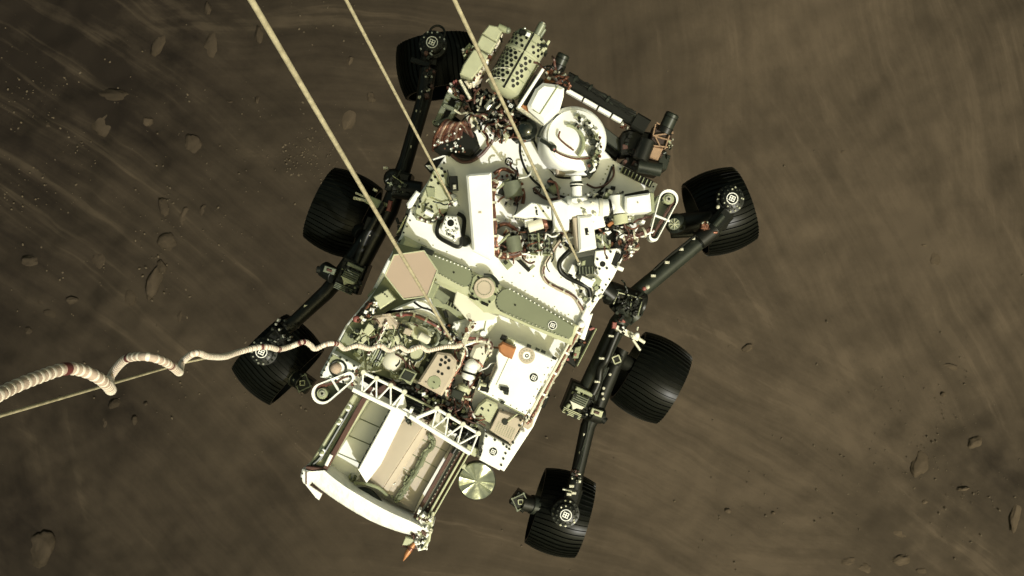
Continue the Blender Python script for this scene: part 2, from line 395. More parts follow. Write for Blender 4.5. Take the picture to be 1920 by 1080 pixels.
RK = [
 (93,238,7,9,20,.8,1,'small bright rock with a dark shadow beside the left picture edge'),
 (275,227,10,9,0,.8,1,'round pale stone standing alone right of the wide pale slab'),
 (205,230,30,36,-8,.14,1,'wide pale flat slab with a vertical crack near the upper left'),
 (205,180,42,14,-4,.4,2,'long dark ledge rock just above the wide pale slab'),
 (220,279,6,5,0,.8,1,'small pale stone at the lower end of the wide pale slab'),
 (210,320,6,5,10,.8,0,'small stone furthest below the wide pale slab'),
 (360,275,17,26,12,.3,0,'broad low buried rock right of the round pale stone'),
 (485,63,9,25,5,.4,0,'narrow upright rock touching the thickest bridle cord near the top'),
 (397,80,18,30,-8,.25,0,'large oval low rock near the top left of the thickest cord'),
 (388,15,7,13,0,.5,0,'little rock at the very top edge left of the cords'),
 (297,78,12,26,-20,.3,0,'slanted low rock on dark ground left of the large oval rock'),
 (482,187,5,9,-10,.7,0,'small upright stone left of the thickest cord'),
 (430,190,7,3,-10,.6,0,'thin flat stone lying left of the small upright stone'),
 (657,116,9,10,0,.85,1,'round stone between the two left bridle cords'),
 (654,222,16,32,-12,.18,1,'pale oval slab between the two left bridle cords'),
 (695,181,8,13,20,.35,0,'small low slab above and right of the pale oval slab between the cords'),
 (57,490,20,13,5,.7,1,'pyramid shaped rock with a bright lower edge at far left'),
 (173,437,15,17,30,.5,0,'angular rock with dark lower left edge in the left rock field'),
 (187,487,17,18,0,.35,0,'rounded low rock straight below the angular rock at left'),
 (135,562,12,8,12,.55,1,'oval pale rock low in the left rock field'),
 (307,387,10,19,15,.35,0,'leaning narrow rock leftmost of the upper trio in the rock field'),
 (345,405,13,22,-12,.4,1,'tallest rock in the middle of the upper trio in the rock field'),
 (382,395,9,14,-18,.4,0,'smallest rock at the right of the upper trio in the rock field'),
 (315,453,22,17,-6,.4,1,'squarish pale block in the centre of the left rock field'),
 (290,527,14,37,-22,.35,1,'longest slanting rock of the left rock field'),
 (307,500,8,13,10,.4,0,'small rock leaning at the right of the longest slanting rock'),
 (243,555,13,19,10,.3,0,'dim low rock left of the foot of the longest slanting rock'),
 (293,593,17,20,0,.22,0,'broad faint slab under the longest slanting rock'),
 (337,593,6,13,0,.4,0,'narrow standing rock right of the broad faint slab'),
 (77,563,10,9,0,.4,0,'dim round rock left of the oval pale rock'),
 (50,623,9,10,0,.5,0,'lone rock above the umbilical near the left picture edge'),
 (92,588,15,8,-20,.35,0,'flat rock between the dim round rock and the umbilical'),
 (143,613,6,5,0,.6,1,'small pale rock just above the first arch of the umbilical'),
 (200,793,11,19,-15,.6,1,'jagged rock directly under the end of the first umbilical arch'),
 (213,758,15,9,35,.5,2,'dark broken rock touching the end of the first umbilical arch'),
 (252,787,6,11,0,.5,0,'narrow rock right of the jagged rock under the umbilical'),
 (273,757,4,4,0,.7,0,'tiny stone right of the dark broken rock'),
 (72,1027,27,38,-6,.45,1,'largest pale block in the lower left corner'),
 (98,837,8,3,8,.4,0,'thin pale chip on the ground below the thin tether cord'),
 (1365,958,8,5,-20,.7,1,'small lit stone right of the rearmost right wheel'),
 (1450,962,5,4,0,.7,1,'tiny lit stone further right in line with the rearmost right wheel'),
 (1693,1052,22,10,5,.3,1,'bright flat boulder at the bottom edge on the right'),
 (1687,998,21,10,-15,.35,0,'dim flat boulder just above the bright flat boulder'),
 (1590,1053,20,9,0,.35,0,'left boulder of a pair on the bottom edge'),
 (1622,1066,15,9,-15,.4,1,'right boulder of a pair on the bottom edge'),
 (1732,1073,11,6,0,.5,0,'small boulder cut by the bottom edge right of the bright flat boulder'),
 (1807,917,15,5,5,.6,1,'thin bright ledge in the lower right outcrop'),
 (1827,830,17,14,30,.75,0,'tall outcrop block with a dark shadow hole at right'),
 (1727,873,18,26,-8,.2,0,'weathered oval rock left of the tall outcrop block'),
 (1735,942,5,4,0,.6,1,'small round stone below the weathered oval rock'),
 (1770,740,5,4,0,.6,0,'small stone above the weathered oval rock at right'),
 (1877,693,15,17,20,.3,0,'broad low rock beside the right picture edge'),
 (1783,687,16,6,-12,.4,0,'flat ledge stone left of the broad low rock at right'),
 (1402,653,12,7,30,.4,0,'small slab right of the middle right wheel'),
 (1733,460,6,3,-10,.5,1,'tiny pale chip above a low rock at middle right'),
 (1752,483,13,17,-15,.25,0,'low dusty rock under the tiny pale chip at middle right'),
 (1583,284,5,4,0,.4,0,'small isolated stone at upper right beyond the front wheel'),
 (1900,965,10,28,-8,.2,1,'tall pale ledge on the right edge near the corner'),
]
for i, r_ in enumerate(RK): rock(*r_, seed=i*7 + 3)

# loose gravel: nobody could count it
def gravel():
    rnd = random.Random(5); bm = bmesh.new(); d = CZ - GROUND
    spots = [(575, 300, 55, 40, 110), (560, 250, 70, 70, 90), (60, 250, 90, 110, 160), (250, 500, 230, 200, 260), (200, 250, 260, 180, 200),
             (1750, 850, 170, 150, 260), (1400, 950, 160, 110, 50), (560, 790, 200, 130, 90), (960, 540, 950, 520, 220), (600, 60, 120, 80, 40)]
    for cx, cy, sx, sy, k in spots:
        for _ in range(k):
            px, py = rnd.gauss(cx, sx*.6), rnd.gauss(cy, sy*.6)
            w = W(px, py, GROUND); w.z = ground_z(w.x, w.y) + .01
            s = rnd.choice((.006, .008, .010, .012, .014, .022))
            mt = Matrix.Translation(w) @ Matrix.Rotation(rnd.uniform(0, 6), 4, 'Z') @ Matrix.Diagonal((s*rnd.uniform(.8, 1.6), s, s*.55, 1))
            bmesh.ops.create_icosphere(bm, subdivisions=1, radius=1.0, matrix=mt)
    me = bpy.data.meshes.new('gravel'); bm.to_mesh(me); bm.free(); me.materials.append(mat('pale_pebbles', (.082, .065, .046), .95, var=.3, scale=3, spec=.1))
    o = bpy.data.objects.new('gravel', me); COL.objects.link(o)
    tag(o, 'loose pale gravel scattered over the brown dusty ground', 'gravel', None, 'stuff')
gravel()

# ------------------------------------------------------------------ rover
rover = bpy.data.objects.new('planetary_rover', None); COL.objects.link(rover)
rover.location = (0, 0, -1.12); ORIG['planetary_rover'] = Vector((0, 0, -1.12)); rover.empty_display_size = .3
tag(rover, 'white six wheeled rover with black wheels hanging from cords above brown ground', 'rover')
def part(mb, name, parent=None, label=None):
    o = mb.build(name, parent or rover)
    if label: o['label'] = label
    return o
ZW = -0.85      # wheel axle height
# ---- chassis
b = MB()
b.poly([(850,330),(940,262),(1080,275),(1185,362),(1110,520),(1050,630),(975,760),(920,830),(860,790),(670,680),(705,600),(765,480)], -.14, -.5, GREY, .03)
part(b, 'chassis')
# ---- deck
b = MB()
DECK = [(838,287),(905,232),(985,205),(1095,240),(1150,300),(1233,345),(1210,400),(1150,520),(1088,616),(1072,640),(935,586),(895,566),(728,486),(752,440),(772,385)]
b.poly(DECK, 0, -.05, WHITE, .006)
rnd = random.Random(2)
b.bolts(b.row((842,292), (778,386), 8), 0, .007, BLACK); b.bolts(b.row((1225,350), (1150,310), 7), 0, .006, BLACK)
b.bolts(b.row((775,402), (757,436), 4), 0, .006, GUN)
b.bolts(b.row((1143,524), (1090,606), 9), 0, .006, GUN)
for p in ((786,450),(812,460),(838,472),(866,486),(893,498),(918,508),(994,490),(1020,540),(960,530),(985,545),(1008,560),(1040,575),(1066,590),(1000,518),(975,512),(1052,520),(942,520),(1030,600)):
    b.bolts([p], 0, .005, SAGE, .002)
b.poly([(992,503),(1000,496),(1004,499),(996,506)], .006, -.01, SAGE, .001)
deck = part(b, 'deck')
for q in ((954,303), (1007,357)):
    b = MB(); marker(b, q, .001, .023); part(b, 'alignment_mark', deck)
# front hatch outline and seams
b = MB()
b.spline([(976,262,.004),(976,290,.004),(988,322,.004),(1008,345,.004),(1040,364,.004),(1082,374,.004),(1112,368,.004),(1135,345,.004),(1148,312,.004)], .0065, BLACK, 8)
b.spline([(1000,262,.006),(1020,300,.006),(1040,327,.006),(1052,333,.006),(1082,333,.006),(1110,326,.006),(1122,306,.006)], .006, BLACK, 8)
for i in range(26):
    t = i/25; p = smooth([W(980,285,.003),W(1000,332,.003),W(1040,357,.003),W(1082,367,.003),W(1120,352,.003),W(1141,312,.003)], 5)[i]
    b.tube([p, p + Vector((0, 0, .008))], .0045, SAGE, 6)
part(b, 'hatch_seal', deck)
b = MB()       # ribbed vent along the right front edge of the deck
A_, B_ = (1166,318), (1222,346)
b.poly([(1163,322),(1170,312),(1226,340),(1219,352)], .03, -.02, BLACK, .003)
for p in b.row(A_, (1219,344), 9): b.box(p, 2.0, 11, .042, 0, SAGE, 0, .002)
part(b, 'vent', deck)
# ---- rear bay floor
b = MB()
BAY = [(728,484),(900,568),(938,590),(1070,642),(1044,696),(1000,800),(945,884),(880,850),(600,700),(648,610),(690,560)]
b.poly(BAY, -.13, -.2, WHITE, .006)
b.poly([(738,492),(800,524),(830,548),(840,600),(852,650),(825,700),(786,722),(690,700),(606,700),(652,612),(692,562)], -.122, -.15, BAYG, .004)
part(b, 'equipment_bay')
# ---- cross beam with cover plates
b = MB()
b.poly([(757,441),(1083,610),(1072,648),(938,590),(905,590),(880,562),(800,524),(728,488)], .06, -.12, BEIGE, .022)
b.poly([(857,536),(874,541),(880,560),(905,580),(935,592),(925,600),(880,604),(850,570)], .05, -.12, PANEL, .006)
beam_o = part(b, 'cross_beam')
b = MB()
b.poly([(740,455),(794,469),(846,488),(876,501),(886,509),(888,518),(886,529),(878,537),(868,538),(852,530),(820,512),(735,478)], .067, .05, OLIVE, .003)
b.bolts(b.row((796,472), (880,505), 13), .067, .0045, WHITE); b.bolts(b.row((820,511), (866,536), 9), .067, .004, METAL)
b.bolts([(851,511)], .067, .006, BLACK)
for i in range(9): a = -1.3 + i*.33; b.bolts([(877 + 9*math.cos(a), 520 + 17*math.sin(a))], .067, .004, GUN)
part(b, 'cover_plate', beam_o)
b = MB()
b.poly([(954,540),(942,543),(932,553),(928,566),(931,577),(940,585),(1000,612),(1066,636),(1073,630),(1077,613),(1015,574)], .067, .05, OLIVE, .003)
b.bolts(b.row((956,542), (1072,607), 16), .067, .0045, WHITE); b.bolts(b.row((942,584), (1062,634), 18), .067, .0045, METAL)
b.bolts([(966,572)], .067, .006, BLACK)
for i in range(9): a = 1.6 + i*.33; b.bolts([(943 + 12*math.cos(a), 564 + 20*math.sin(a))], .067, .004, GUN)
marker(b, (1036,610), .067, .021, True)
part(b, 'cover_plate', beam_o)
b = MB()
b.poly([(886,520),(893,514),(922,520),(932,536),(930,560),(916,570),(890,562),(880,545)], .075, .05, SAGE, .004)
b.disc((908,540), .058, .088, .05, PINK, 36, .004)
for i in range(26): a = i/26*6.283; b.bolts([(908 + 13*math.cos(a), 540 + 13*math.sin(a))], .088, .0035, OLIVE, .003)
for p in ((888,541),(886,551),(895,561),(897,520),(932,537),(929,552),(918,566)): b.bolts([p], .075, .008, BLACK)
b.spline([(907,516,.08),(920,517,.08),(930,526,.08),(934,534,.08)], .011, GUN, 8)
b.box((886,559), 13, 4, .085, .06, BLACK); b.box((909,570), 14, 5, .085, .06, BLACK)
part(b, 'hub_cover', beam_o)

# ---- hexagonal antenna on its pedestal
b = MB()
HEX = [(739,478),(795,470),(820,507),(802,555),(757,561),(722,516)]
b.poly(HEX, .30, .27, TAN, .002, SAGE)
hexo = part(b, 'antenna_panel', None, 'flat tan hexagonal antenna panel')
b = MB()
cx, cy = 771, 515
for i in range(6):
    p, q = HEX[i], HEX[(i+1) % 6]
    b.beam((p[0], p[1], .297), (q[0], q[1], .297), .007, .016, BEIGE, .002)
part(b, 'rim', hexo)
b = MB()
b.cyl((776,520,.27), (776,520,-.1), .05, GREY); b.box((790,535), 60, 30, .18, .10, SAGE); b.beam((776,520,.22), (835,560,.0), .05, .05, GREY)
b.box((800,470), 26, 10, .1, -.05, GUN)
part(b, 'pedestal', hexo)

# ---- tall white instrument box with the harness on its right
b = MB()
b.poly([(874,329),(880,326),(921,323),(924,400),(927,478),(918,486),(886,470),(880,400)], .28, -.02, WHITE, .012)
b.poly([(897,396),(903,396),(903,400),(897,400)], .283, .27, PINK, .001)
wb = part(b, 'instrument_box', None, 'tall plain white instrument box')
b = MB()
b.harness([(930,338,.22),(924,352,.24),(923,380,.24),(926,420,.24),(928,455,.23),(932,474,.2),(950,480,.16),(975,474,.15)], 9, .012, .007, [BROWN, COPPER, BLACK, COPPER], 4, 4, MLI)
part(b, 'wire_harness', wb)
# ---- round devices in looped wire right of the box
for (cx, cy, s_) in ((960,352,1.0), (962,455,.85)):
    b = MB()
    b.cyl((cx-2, cy-12, .13), (cx+4, cy+18, .13), .05*s_, GREY, 20); b.box((cx-14, cy+2), 14, 26, .12, 0, BLACK); b.box((cx-28, cy-4), 12, 22, .16, 0, WHITE)
    b.beam((cx-34, cy+8, .15), (cx-6, cy-16, .15), .015, .02, SAGE)
    b.tube(smooth([(cx-34+i*4.5, cy-26-9*math.sin(i/8*3.1), .06) for i in range(9)] + [(cx+16, cy-5, .06), (cx+22, cy+14, .05), (cx+20, cy+30, .04)], 4), .011, COPPER, 8)
    for i in range(14):
        a = -1.9 + i*.22; q = (cx-2 + 22*math.cos(a)*s_, cy+2 + 26*math.sin(a)*s_)
        b.ball((*q, .07), .010, random.Random(i).choice([METAL, WHITE, COPPER, COPPER]), seg=8)
    b.scatter([(cx-34,cy-22),(cx+14,cy-26),(cx+18,cy+34),(cx-30,cy+30)], 22, .04, (.02, .1), (3, 9), [BLACK, WHITE, COPPER, METAL, GREY, BLACK, MLI], int(cx+cy))
    b.wires([(cx-34,cy-22),(cx+14,cy-26),(cx+18,cy+34),(cx-30,cy+30)], 12, .1, (0, .06), 30, .005, [COPPER, BLACK, BROWN, WHITE], int(cy))
    part(b, 'pyro_device')

# ---- mast folded across the deck
b = MB()
b.cyl((1066,392,.25), (1141,389,.25), .045, WHITE, 24); b.cyl((1141,389,.25), (1172,384,.25), .032, WHITE, 24)
b.cyl((1062,391,.25), (1072,391,.25), .058, WHITE, 24); b.cyl((1122,390,.25), (1130,390,.25), .052, PANEL, 24); b.cyl((1142,389,.25), (1147,388,.25), .045, BLACK, 24)
for p in ((1090,380),(1098,400),(1112,380),(1116,400)): b.box(p, 7, 5, .315, .25, PANEL)
b.box((1094,392), 10, 3, .305, .28, SAGE)
mast = part(b, 'mast')
b = MB()
b.poly([(1034,378),(1052,374),(1068,384),(1067,431),(1039,431)], .32, .0, WHITE, .008)
b.poly([(961,405),(996,379),(1006,381),(1034,387),(1035,412),(1004,406),(985,408)], .30, .05, WHITE, .006)
for p in ((1005,390),(1007,402),(1019,396),(1028,390)): b.bolts([p], .3, .006, GUN)
b.box((1006,396), 4, 6, .305, .28, GUN, .4)
for i in range(14): b.bolts([(967+i*4.8, 409+.3*math.sin(i))], .16, .007, BLACK, .03)
b.poly([(983,412),(1000,410),(1000,424),(985,424)], .2, .0, WHITE)
b.cyl((990,427,.2), (1020,418,.2), .028, PANEL); b.cyl((1018,419,.2), (1026,417,.2), .034, COPPER); b.box((1031,420), 12, 14, .2, 0, BLACK)
part(b, 'mast_bracket', mast)
b = MB()
b.cyl((1080,330,.24), (1082,378,.24), .029, WHITE, 24); b.cyl((1080,341,.24), (1081,350,.24), .035, GUN, 24); b.cyl((1081,345,.24), (1081,347,.24), .037, WHITE, 24)
b.cyl((1081,372,.24), (1082,382,.24), .047, WHITE, 24); b.ball((1066,378,.24), .03, WHITE); b.ball((1094,378,.24), .03, WHITE)
part(b, 'mast_strut', mast)
b = MB()
b.poly([(1083,405),(1111,403),(1119,465),(1086,472)], .30, 0, WHITE, .012); b.poly([(1074,408),(1083,406),(1085,470),(1080,462)], .28, 0, PINK, .006)
b.poly([(1096,428),(1102,427),(1105,440),(1098,441)], .303, .28, BLACK, .002); b.box((1104,437), 6, 4, .305, .29, WHITE, 0)
b.poly([(1096,404),(1130,402),(1136,424),(1112,430)], .27, .1, WHITE, .008); b.box((1110,415), 10, 3, .276, .25, PANEL)
part(b, 'mast_base', mast)
b = MB()       # camera head at the right end
b.poly([(1172,368),(1219,361),(1222,396),(1178,400),(1172,394)], .34, .12, WHITE, .010)
b.poly([(1172,364),(1216,355),(1218,361),(1172,367)], .30, .1, BLACK, .003)
b.poly([(1219,360),(1226,362),(1228,398),(1221,398)], .30, .1, SAGE, .004); b.box((1229,380), 5, 26, .27, .1, GREY)
b.cyl((1158,366,.24), (1161,400,.24), .048, WHITE, 24); b.cyl((1162,402,.22), (1165,420,.22), .04, BEIGE, 20)
b.bolts([(1196,380)], .34, .005, PINK)
head = part(b, 'camera_head', mast)
b = MB()
REG = [(1122,408),(1165,420),(1172,400),(1212,400),(1205,425),(1185,470),(1150,466),(1120,464)]
b.poly([(1118,414),(1166,420),(1168,466),(1120,466)], .06, -.03, BLACK, .004)
b.poly([(1116,440),(1136,436),(1140,464),(1122,464)], .16, .0, GREY, .004); b.beam((1118,440,.17), (1140,464,.17), .012, .02, SAGE)
b.beam((1140,424,.17), (1150,415,.17), .02, .02, ORANGE)
b.scatter(REG, 46, .05, (.02, .14), (3, 11), [BLACK, BLACK, WHITE, GUN, SAGE, METAL, COPPER, WHITE], 31)
b.wires(REG, 16, .14, (0, .06), 36, .005, [COPPER, BROWN, BLACK, WHITE, BLACK], 8)
part(b, 'mast_actuator', mast)
b = MB()
REG = [(1165,438),(1206,438),(1195,462),(1178,490),(1168,480)]
b.harness([(1164,445,.1),(1185,440,.12),(1207,436,.12),(1222,428,.1)], 8, .018, .007, [COPPER, BROWN, WHITE, BROWN], 7, 4, MLI)
b.harness([(1165,452,.08),(1186,450,.1),(1190,462,.06),(1172,484,.02)], 8, .018, .007, [COPPER, BROWN, MLI, BROWN], 9, 4, MLI)
b.scatter(REG, 26, .05, (.02, .1), (2, 6), [COPPER, WHITE, BLACK, METAL, BROWN], 12)
part(b, 'wire_harness')
# racetrack handles at the two corners
def handle(c0, c1, r0, r1, z, name='cable_loop'):
    b = MB(); d = Vector((c1[0]-c0[0], c1[1]-c0[1])).normalized(); nn = Vector((-d.y, d.x)); pts = []
    for i in range(13):
        a = math.pi*i/12; o = nn*math.cos(a) - d*math.sin(a); pts.append((c0[0]+o.x*r0, c0[1]+o.y*r0, z))
    for i in range(13):
        a = math.pi*i/12; o = -nn*math.cos(a) + d*math.sin(a); pts.append((c1[0]+o.x*r1, c1[1]+o.y*r1, z))
    P = [V3(p) for p in pts]; n = len(P); cen = sum(P, Vector())/n
    b.rings([[P[i], P[i]-Vector((0, 0, .1)), P[i]-Vector((0, 0, .1))+(cen-P[i]).normalized()*.016, P[i]+(cen-P[i]).normalized()*.016] for i in range(n)] + [[P[0], P[0]-Vector((0, 0, .1)), P[0]-Vector((0, 0, .1))+(cen-P[0]).normalized()*.016, P[0]+(cen-P[0]).normalized()*.016]], WHITE, cap0=False, cap1=False)
    b.poly([(p[0], p[1]) for p in pts], z-.085, z-.1, GREY, .002)
    m_ = ((c0[0]+c1[0])/2, (c0[1]+c1[1])/2)
    b.beam((m_[0]-nn.x*r0*.9, m_[1]-nn.y*r0*.9, z-.02), (m_[0]+nn.x*r0*.8, m_[1]+nn.y*r0*.8, z-.02), .012, .03, WHITE)
    b.lathe(W(c0[0], c0[1], z-.09), Vector((0, 0, 1)), [(.043, 0), (.043, .06), (.034, .066)], BLACK, 28); b.disc(c0, .030, z-.01, z-.09, SAGE); b.disc(c0, .018, z+.002, z-.05, METAL)
    b.bolts([c0], z, .009, BLACK); b.harness([(c1[0], c1[1], z-.03), (m_[0]-nn.x*5, m_[1]-nn.y*5, z-.03), (c0[0]-nn.x*r0*.7, c0[1]-nn.y*r0*.7, z-.03)], 4, .01, .006, [COPPER, MLI, BROWN], 3)
    b.scatter([(c0[0]-8, c0[1]-8), (c0[0]+8, c0[1]-8), (c0[0]+8, c0[1]+8), (c0[0]-8, c0[1]+8)], 8, z-.05, (.02, .05), (2, 5), [MLI, METAL, COPPER, BLACK], 5)
    return part(b, name)
handle((1254,373), (1226,444), 18, 9, .12); handle((604,738), (655,707), 20, 10, .06)
# instruments right of the beam end, near the third cord
b = MB()
b.poly([(1117,470),(1157,465),(1140,511),(1122,515),(1114,492)], .10, -.02, WHITE, .005)
b.disc((1130,495), .016, .103, .05, BLACK); b.bolts([(1120,486),(1138,484),(1124,504),(1138,503),(1118,502),(1145,472)], .1, .008, GUN)
part(b, 'mounting_plate')
b = MB()
b.poly([(1081,484),(1112,478),(1115,513),(1085,517)], .10, -.02, GUN, .006)
for i in range(5): b.beam((1086+i*6, 500, .105), (1087+i*6, 514, .105), .006, .012, GREY, .002)
b.poly([(1092,490),(1098,488),(1097,497),(1091,498)], .103, .09, SAGE, .001); part(b, 'junction_box')
b = MB(); b.box((1075,506), 14, 18, .06, -.02, WHITE); part(b, 'connector_box'); b = MB(); b.box((1100,528), 26, 14, .05, -.03, WHITE)
b.box((1118,530), 16, 18, .04, -.03, SAGE); part(b, 'cable_bracket'); b = MB(); b.box((1153,485), 16, 24, .03, -.06, BLACK); b.box((1163,503), 13, 7, .05, -.03, WHITE); part(b, 'cable_bracket'); b = MB()
b.scatter([(1062,500),(1120,520),(1130,560),(1090,575)], 26, .0, (.01, .05), (3, 9), [WHITE, GUN, SAGE, WHITE, MLI, BLACK], 17)
part(b, 'cable_bracket')
b = MB()
for x0 in (989, 1011):
    b.poly([(x0, 438),(x0+20, 436),(x0+21, 476),(x0+3, 476)], .12, .0, GREY, .004)
    for j in range(4):
        for k in (5, 14): b.box((x0+k+j*.6, 443+j*9), 5, 5, .124, .1, BLACK, -.42, .001)
b.poly([(987,433),(1033,431),(1033,437),(988,439)], .14, .0, BLACK, .004); b.box((984,456), 8, 40, .06, 0, BROWN, -.42)
b.beam((1009,436,.13), (1012,478,.13), .010, .02, SAGE); b.beam((988,476,.12), (1034,478,.12), .012, .02, SAGE)
b.box((972,487), 60, 7, .05, 0, BLACK, -.35); b.bolts(b.row((975,484), (1003,482), 5), .05, .008, METAL)
part(b, 'slotted_frame')
b = MB(); b.box((951,495), 18, 14, .06, 0, SAGE, -.45); b.box((948,492), 7, 7, .08, 0, GUN, -.45); part(b, 'latch')
b = MB()
b.spline([(1078,462,.12),(1060,478,.10),(1049,492,.07),(1051,508,.05),(1066,521,.04),(1090,532,.04),(1103,540,.03),(1107,556,.02)], .014, BLACK, 12); part(b, 'hose')
b = MB()
b.harness([(1068,420,.2),(1060,440,.12),(1042,462,.06),(1026,488,.02),(1018,508,.015),(1024,527,.015),(1046,541,.015),(1074,555,.015),(1090,577,.015),(1096,592,.01)], 4, .004, .006, [COPPER, BROWN, PINK], 6, 5, MLI); part(b, 'deck_cable')
b = MB()      # small hardware under and around the folded mast
b.scatter([(930,400),(990,400),(1040,425),(1076,432),(1076,470),(1034,480),(935,482)], 60, .0, (.02, .12), (3, 9), [BLACK, BLACK, GUN, BROWN, WHITE, MLI, GREY, WHITE], 171)
b.wires([(935,400),(1040,425),(1074,440),(1034,480),(940,480)], 26, .12, (-.04, .04), 34, .0045, [BLACK, COPPER, BROWN, GUN, WHITE], 172)
part(b, 'cable_tray')
b = MB()
b.scatter([(1084,378),(1140,376),(1170,366),(1168,356),(1100,366)], 30, .1, (.02, .14), (3, 9), [WHITE, BLACK, SAGE, WHITE, GUN, METAL], 173)
b.scatter([(1120,402),(1175,402),(1170,414),(1122,412)], 24, .14, (.02, .1), (3, 8), [WHITE, BLACK, GUN, WHITE, MLI], 174)
part(b, 'mast_electronics'); b = MB(); b.box((1040,352), 16, 18, .12, 0, SAGE, -.4); b.box((1034,340), 14, 8, .14, 0, BLACK, -.4); b.harness([(1028,338,.14),(1042,342,.16),(1047,360,.2),(1050,376,.3)], 3, .006, .006, [COPPER, BROWN], 175)
part(b, 'camera_unit')
b = MB()
b.spline([(1100,345,.01),(1116,352,.015),(1136,346,.015),(1150,330,.01),(1150,312,.01)], .006, BROWN, 8); part(b, 'deck_cable'); b = MB(); b.spline([(1000,352,.02),(1016,368,.02),(1030,374,.03),(1046,372,.05)], .008, BROWN, 8)
part(b, 'deck_cable'); b = MB()
for p in ((1128,362),(1140,356),(1150,352)): b.box(p, 8, 6, .05, 0, random.Random(p[0]).choice([BLACK, GUN, SAGE]), .3)
part(b, 'terminal_block')
# ---- corner details on the front left of the deck
b = MB()
b.poly([(836,404),(856,406),(862,425),(863,442),(848,449),(832,440),(826,430)], .14, 0, WHITE, .006)
b.disc((845,418), .019, .143, .1, BLACK, 24)
for i in range(10): a = i*.628; b.bolts([(845+11*math.cos(a), 420+12*math.sin(a))], .14, .004, GUN)
b.scatter([(830,432),(858,430),(862,444),(848,449)], 16, .135, (.005, .02), (2, 5), [GUN, WHITE, METAL, BLACK], 5)
b.spline([(836,398,.05),(824,414,.03),(820,440,.03),(842,456,.03),(862,462,.03),(868,440,.03),(870,410,.04),(858,400,.04)], .012, BLACK, 8)
part(b, 'winch_block')
b = MB(); b.disc((872,452), .028, .03, -.02, BLACK, 28); b.ring((872,452,.03), .028, .005, GUN); part(b, 'deck_port')
b = MB()
b.poly([(812,320),(822,312),(846,330),(850,352),(838,395),(808,420),(780,412),(778,396)], .07, -.01, BEIGE, .006)
b.bolts([(809,338),(816,332),(822,344),(808,352),(830,330),(788,378),(799,384),(809,388),(786,388),(834,322),(828,316)], .07, .009, BLACK)
b.poly([(798,350),(815,352),(815,368),(802,370)], .085, .06, SAGE, .003)
b.box((850,343), 16, 26, .13, .06, BLACK, .5); b.box((852,350), 6, 8, .15, .1, MLI, .5); b.box((842,356), 14, 10, .10, .05, GUN)
b.tube(smooth([(788+ i*4, 408 + 8*math.sin(i/8*3.14), .08) for i in range(9)], 3), .008, COPPER, 6)
for i in range(12): b.ball((784+i*3.4, 407+9*math.sin(i/11*3.14), .09), .008, [METAL, BROWN, WHITE][i % 3], seg=8)
b.box((807,400), 12, 8, .10, .05, GUN, .6); b.cyl((797,396,.1), (812,404,.1), .016, WHITE)
b.wires([(800,345),(850,345),(845,410),(790,410)], 6, .09, (0, .03), 30, .004, [BLACK, COPPER, GUN], 3)
part(b, 'bridle_fitting', None, 'bolted beige bridle fitting at the front left deck corner')
b = MB(); b.cyl((840,362,.10), (860,388,.10), .010, METAL); b.cyl((845,366,.1), (851,374,.1), .022, METAL); b.cyl((848,378,.1), (856,372,.1), .012, SAGE); b.cyl((852,379,.1), (857,384,.1), .017, WHITE); part(b, 'cord_anchor')
b = MB()
b.poly([(780,357),(788,362),(772,388),(764,390),(762,382)], .05, -.1, WHITE, .008); b.poly([(757,410),(762,404),(750,432),(742,440)], .0, -.1, BEIGE, .004)
part(b, 'side_panel')
b = MB(); b.poly([(795,310),(802,302),(830,290),(840,296),(812,330)], -.05, -.2, BLACK, .01); b.poly([(798,310),(806,309),(813,316),(805,318)], .0, -.1, WHITE, .003); b.poly([(811,298),(836,289),(838,291),(812,300)], .01, -.02, WHITE, .002)
part(b, 'front_camera_mount')
b = MB(); b.scatter([(764,385),(778,392),(760,440),(745,455),(742,430)], 26, -.1, (.02, .1), (4, 10), [BLACK, BLACK, GUN, BROWN], 9)
b.poly([(745,452),(762,445),(800,462),(785,470),(752,464)], .02, -.1, GUN, .006)
part(b, 'side_bracket')

# ---- front right drum and its housing
b = MB()
c_ = (1066,272)
b.lathe(W(1066,272,0), Vector((.10, .03, 1)), [(.175, -.02), (.178, .20), (.165, .225), (.155, .23)], WHITE, 48)
b.lathe(W(1066,272,0), Vector((.10, .03, 1)), [(.150, .22), (.150, .245), (.10, .262), (.0, .27)], WHITE, 48)
drum = part(b, 'carousel_drum', None, 'large round white drum on the front deck')
b = MB()
def arc(c, r, a0, a1, z, n=14): return [(c[0]+r*math.cos(a0+(a1-a0)*i/n), c[1]+r*math.sin(a0+(a1-a0)*i/n), z) for i in range(n+1)]
b.tube(arc(c_, 58, -2.9, -.9, .235), .010, GUN, 8); b.tube(arc((1060,268), 34, -1.5, .8, .285), .010, SAGE, 8)
b.tube(smooth([(1022,268,.27),(1036,280,.28),(1058,292,.285),(1082,298,.28),(1106,296,.26)], 5), .005, COPPER, 6); b.tube(smooth([(1050,246,.29),(1048,258,.29),(1062,272,.29),(1076,282,.29)], 5), .005, COPPER, 6)
b.tube(smooth([(1014,262,.26),(1030,272,.28),(1042,284,.285)], 4), .011, GUN, 8); b.ball((1037,277,.28), .02, GUN); b.ball((1039,280,.29), .008, RED)
part(b, 'seal_line', drum)
b = MB()
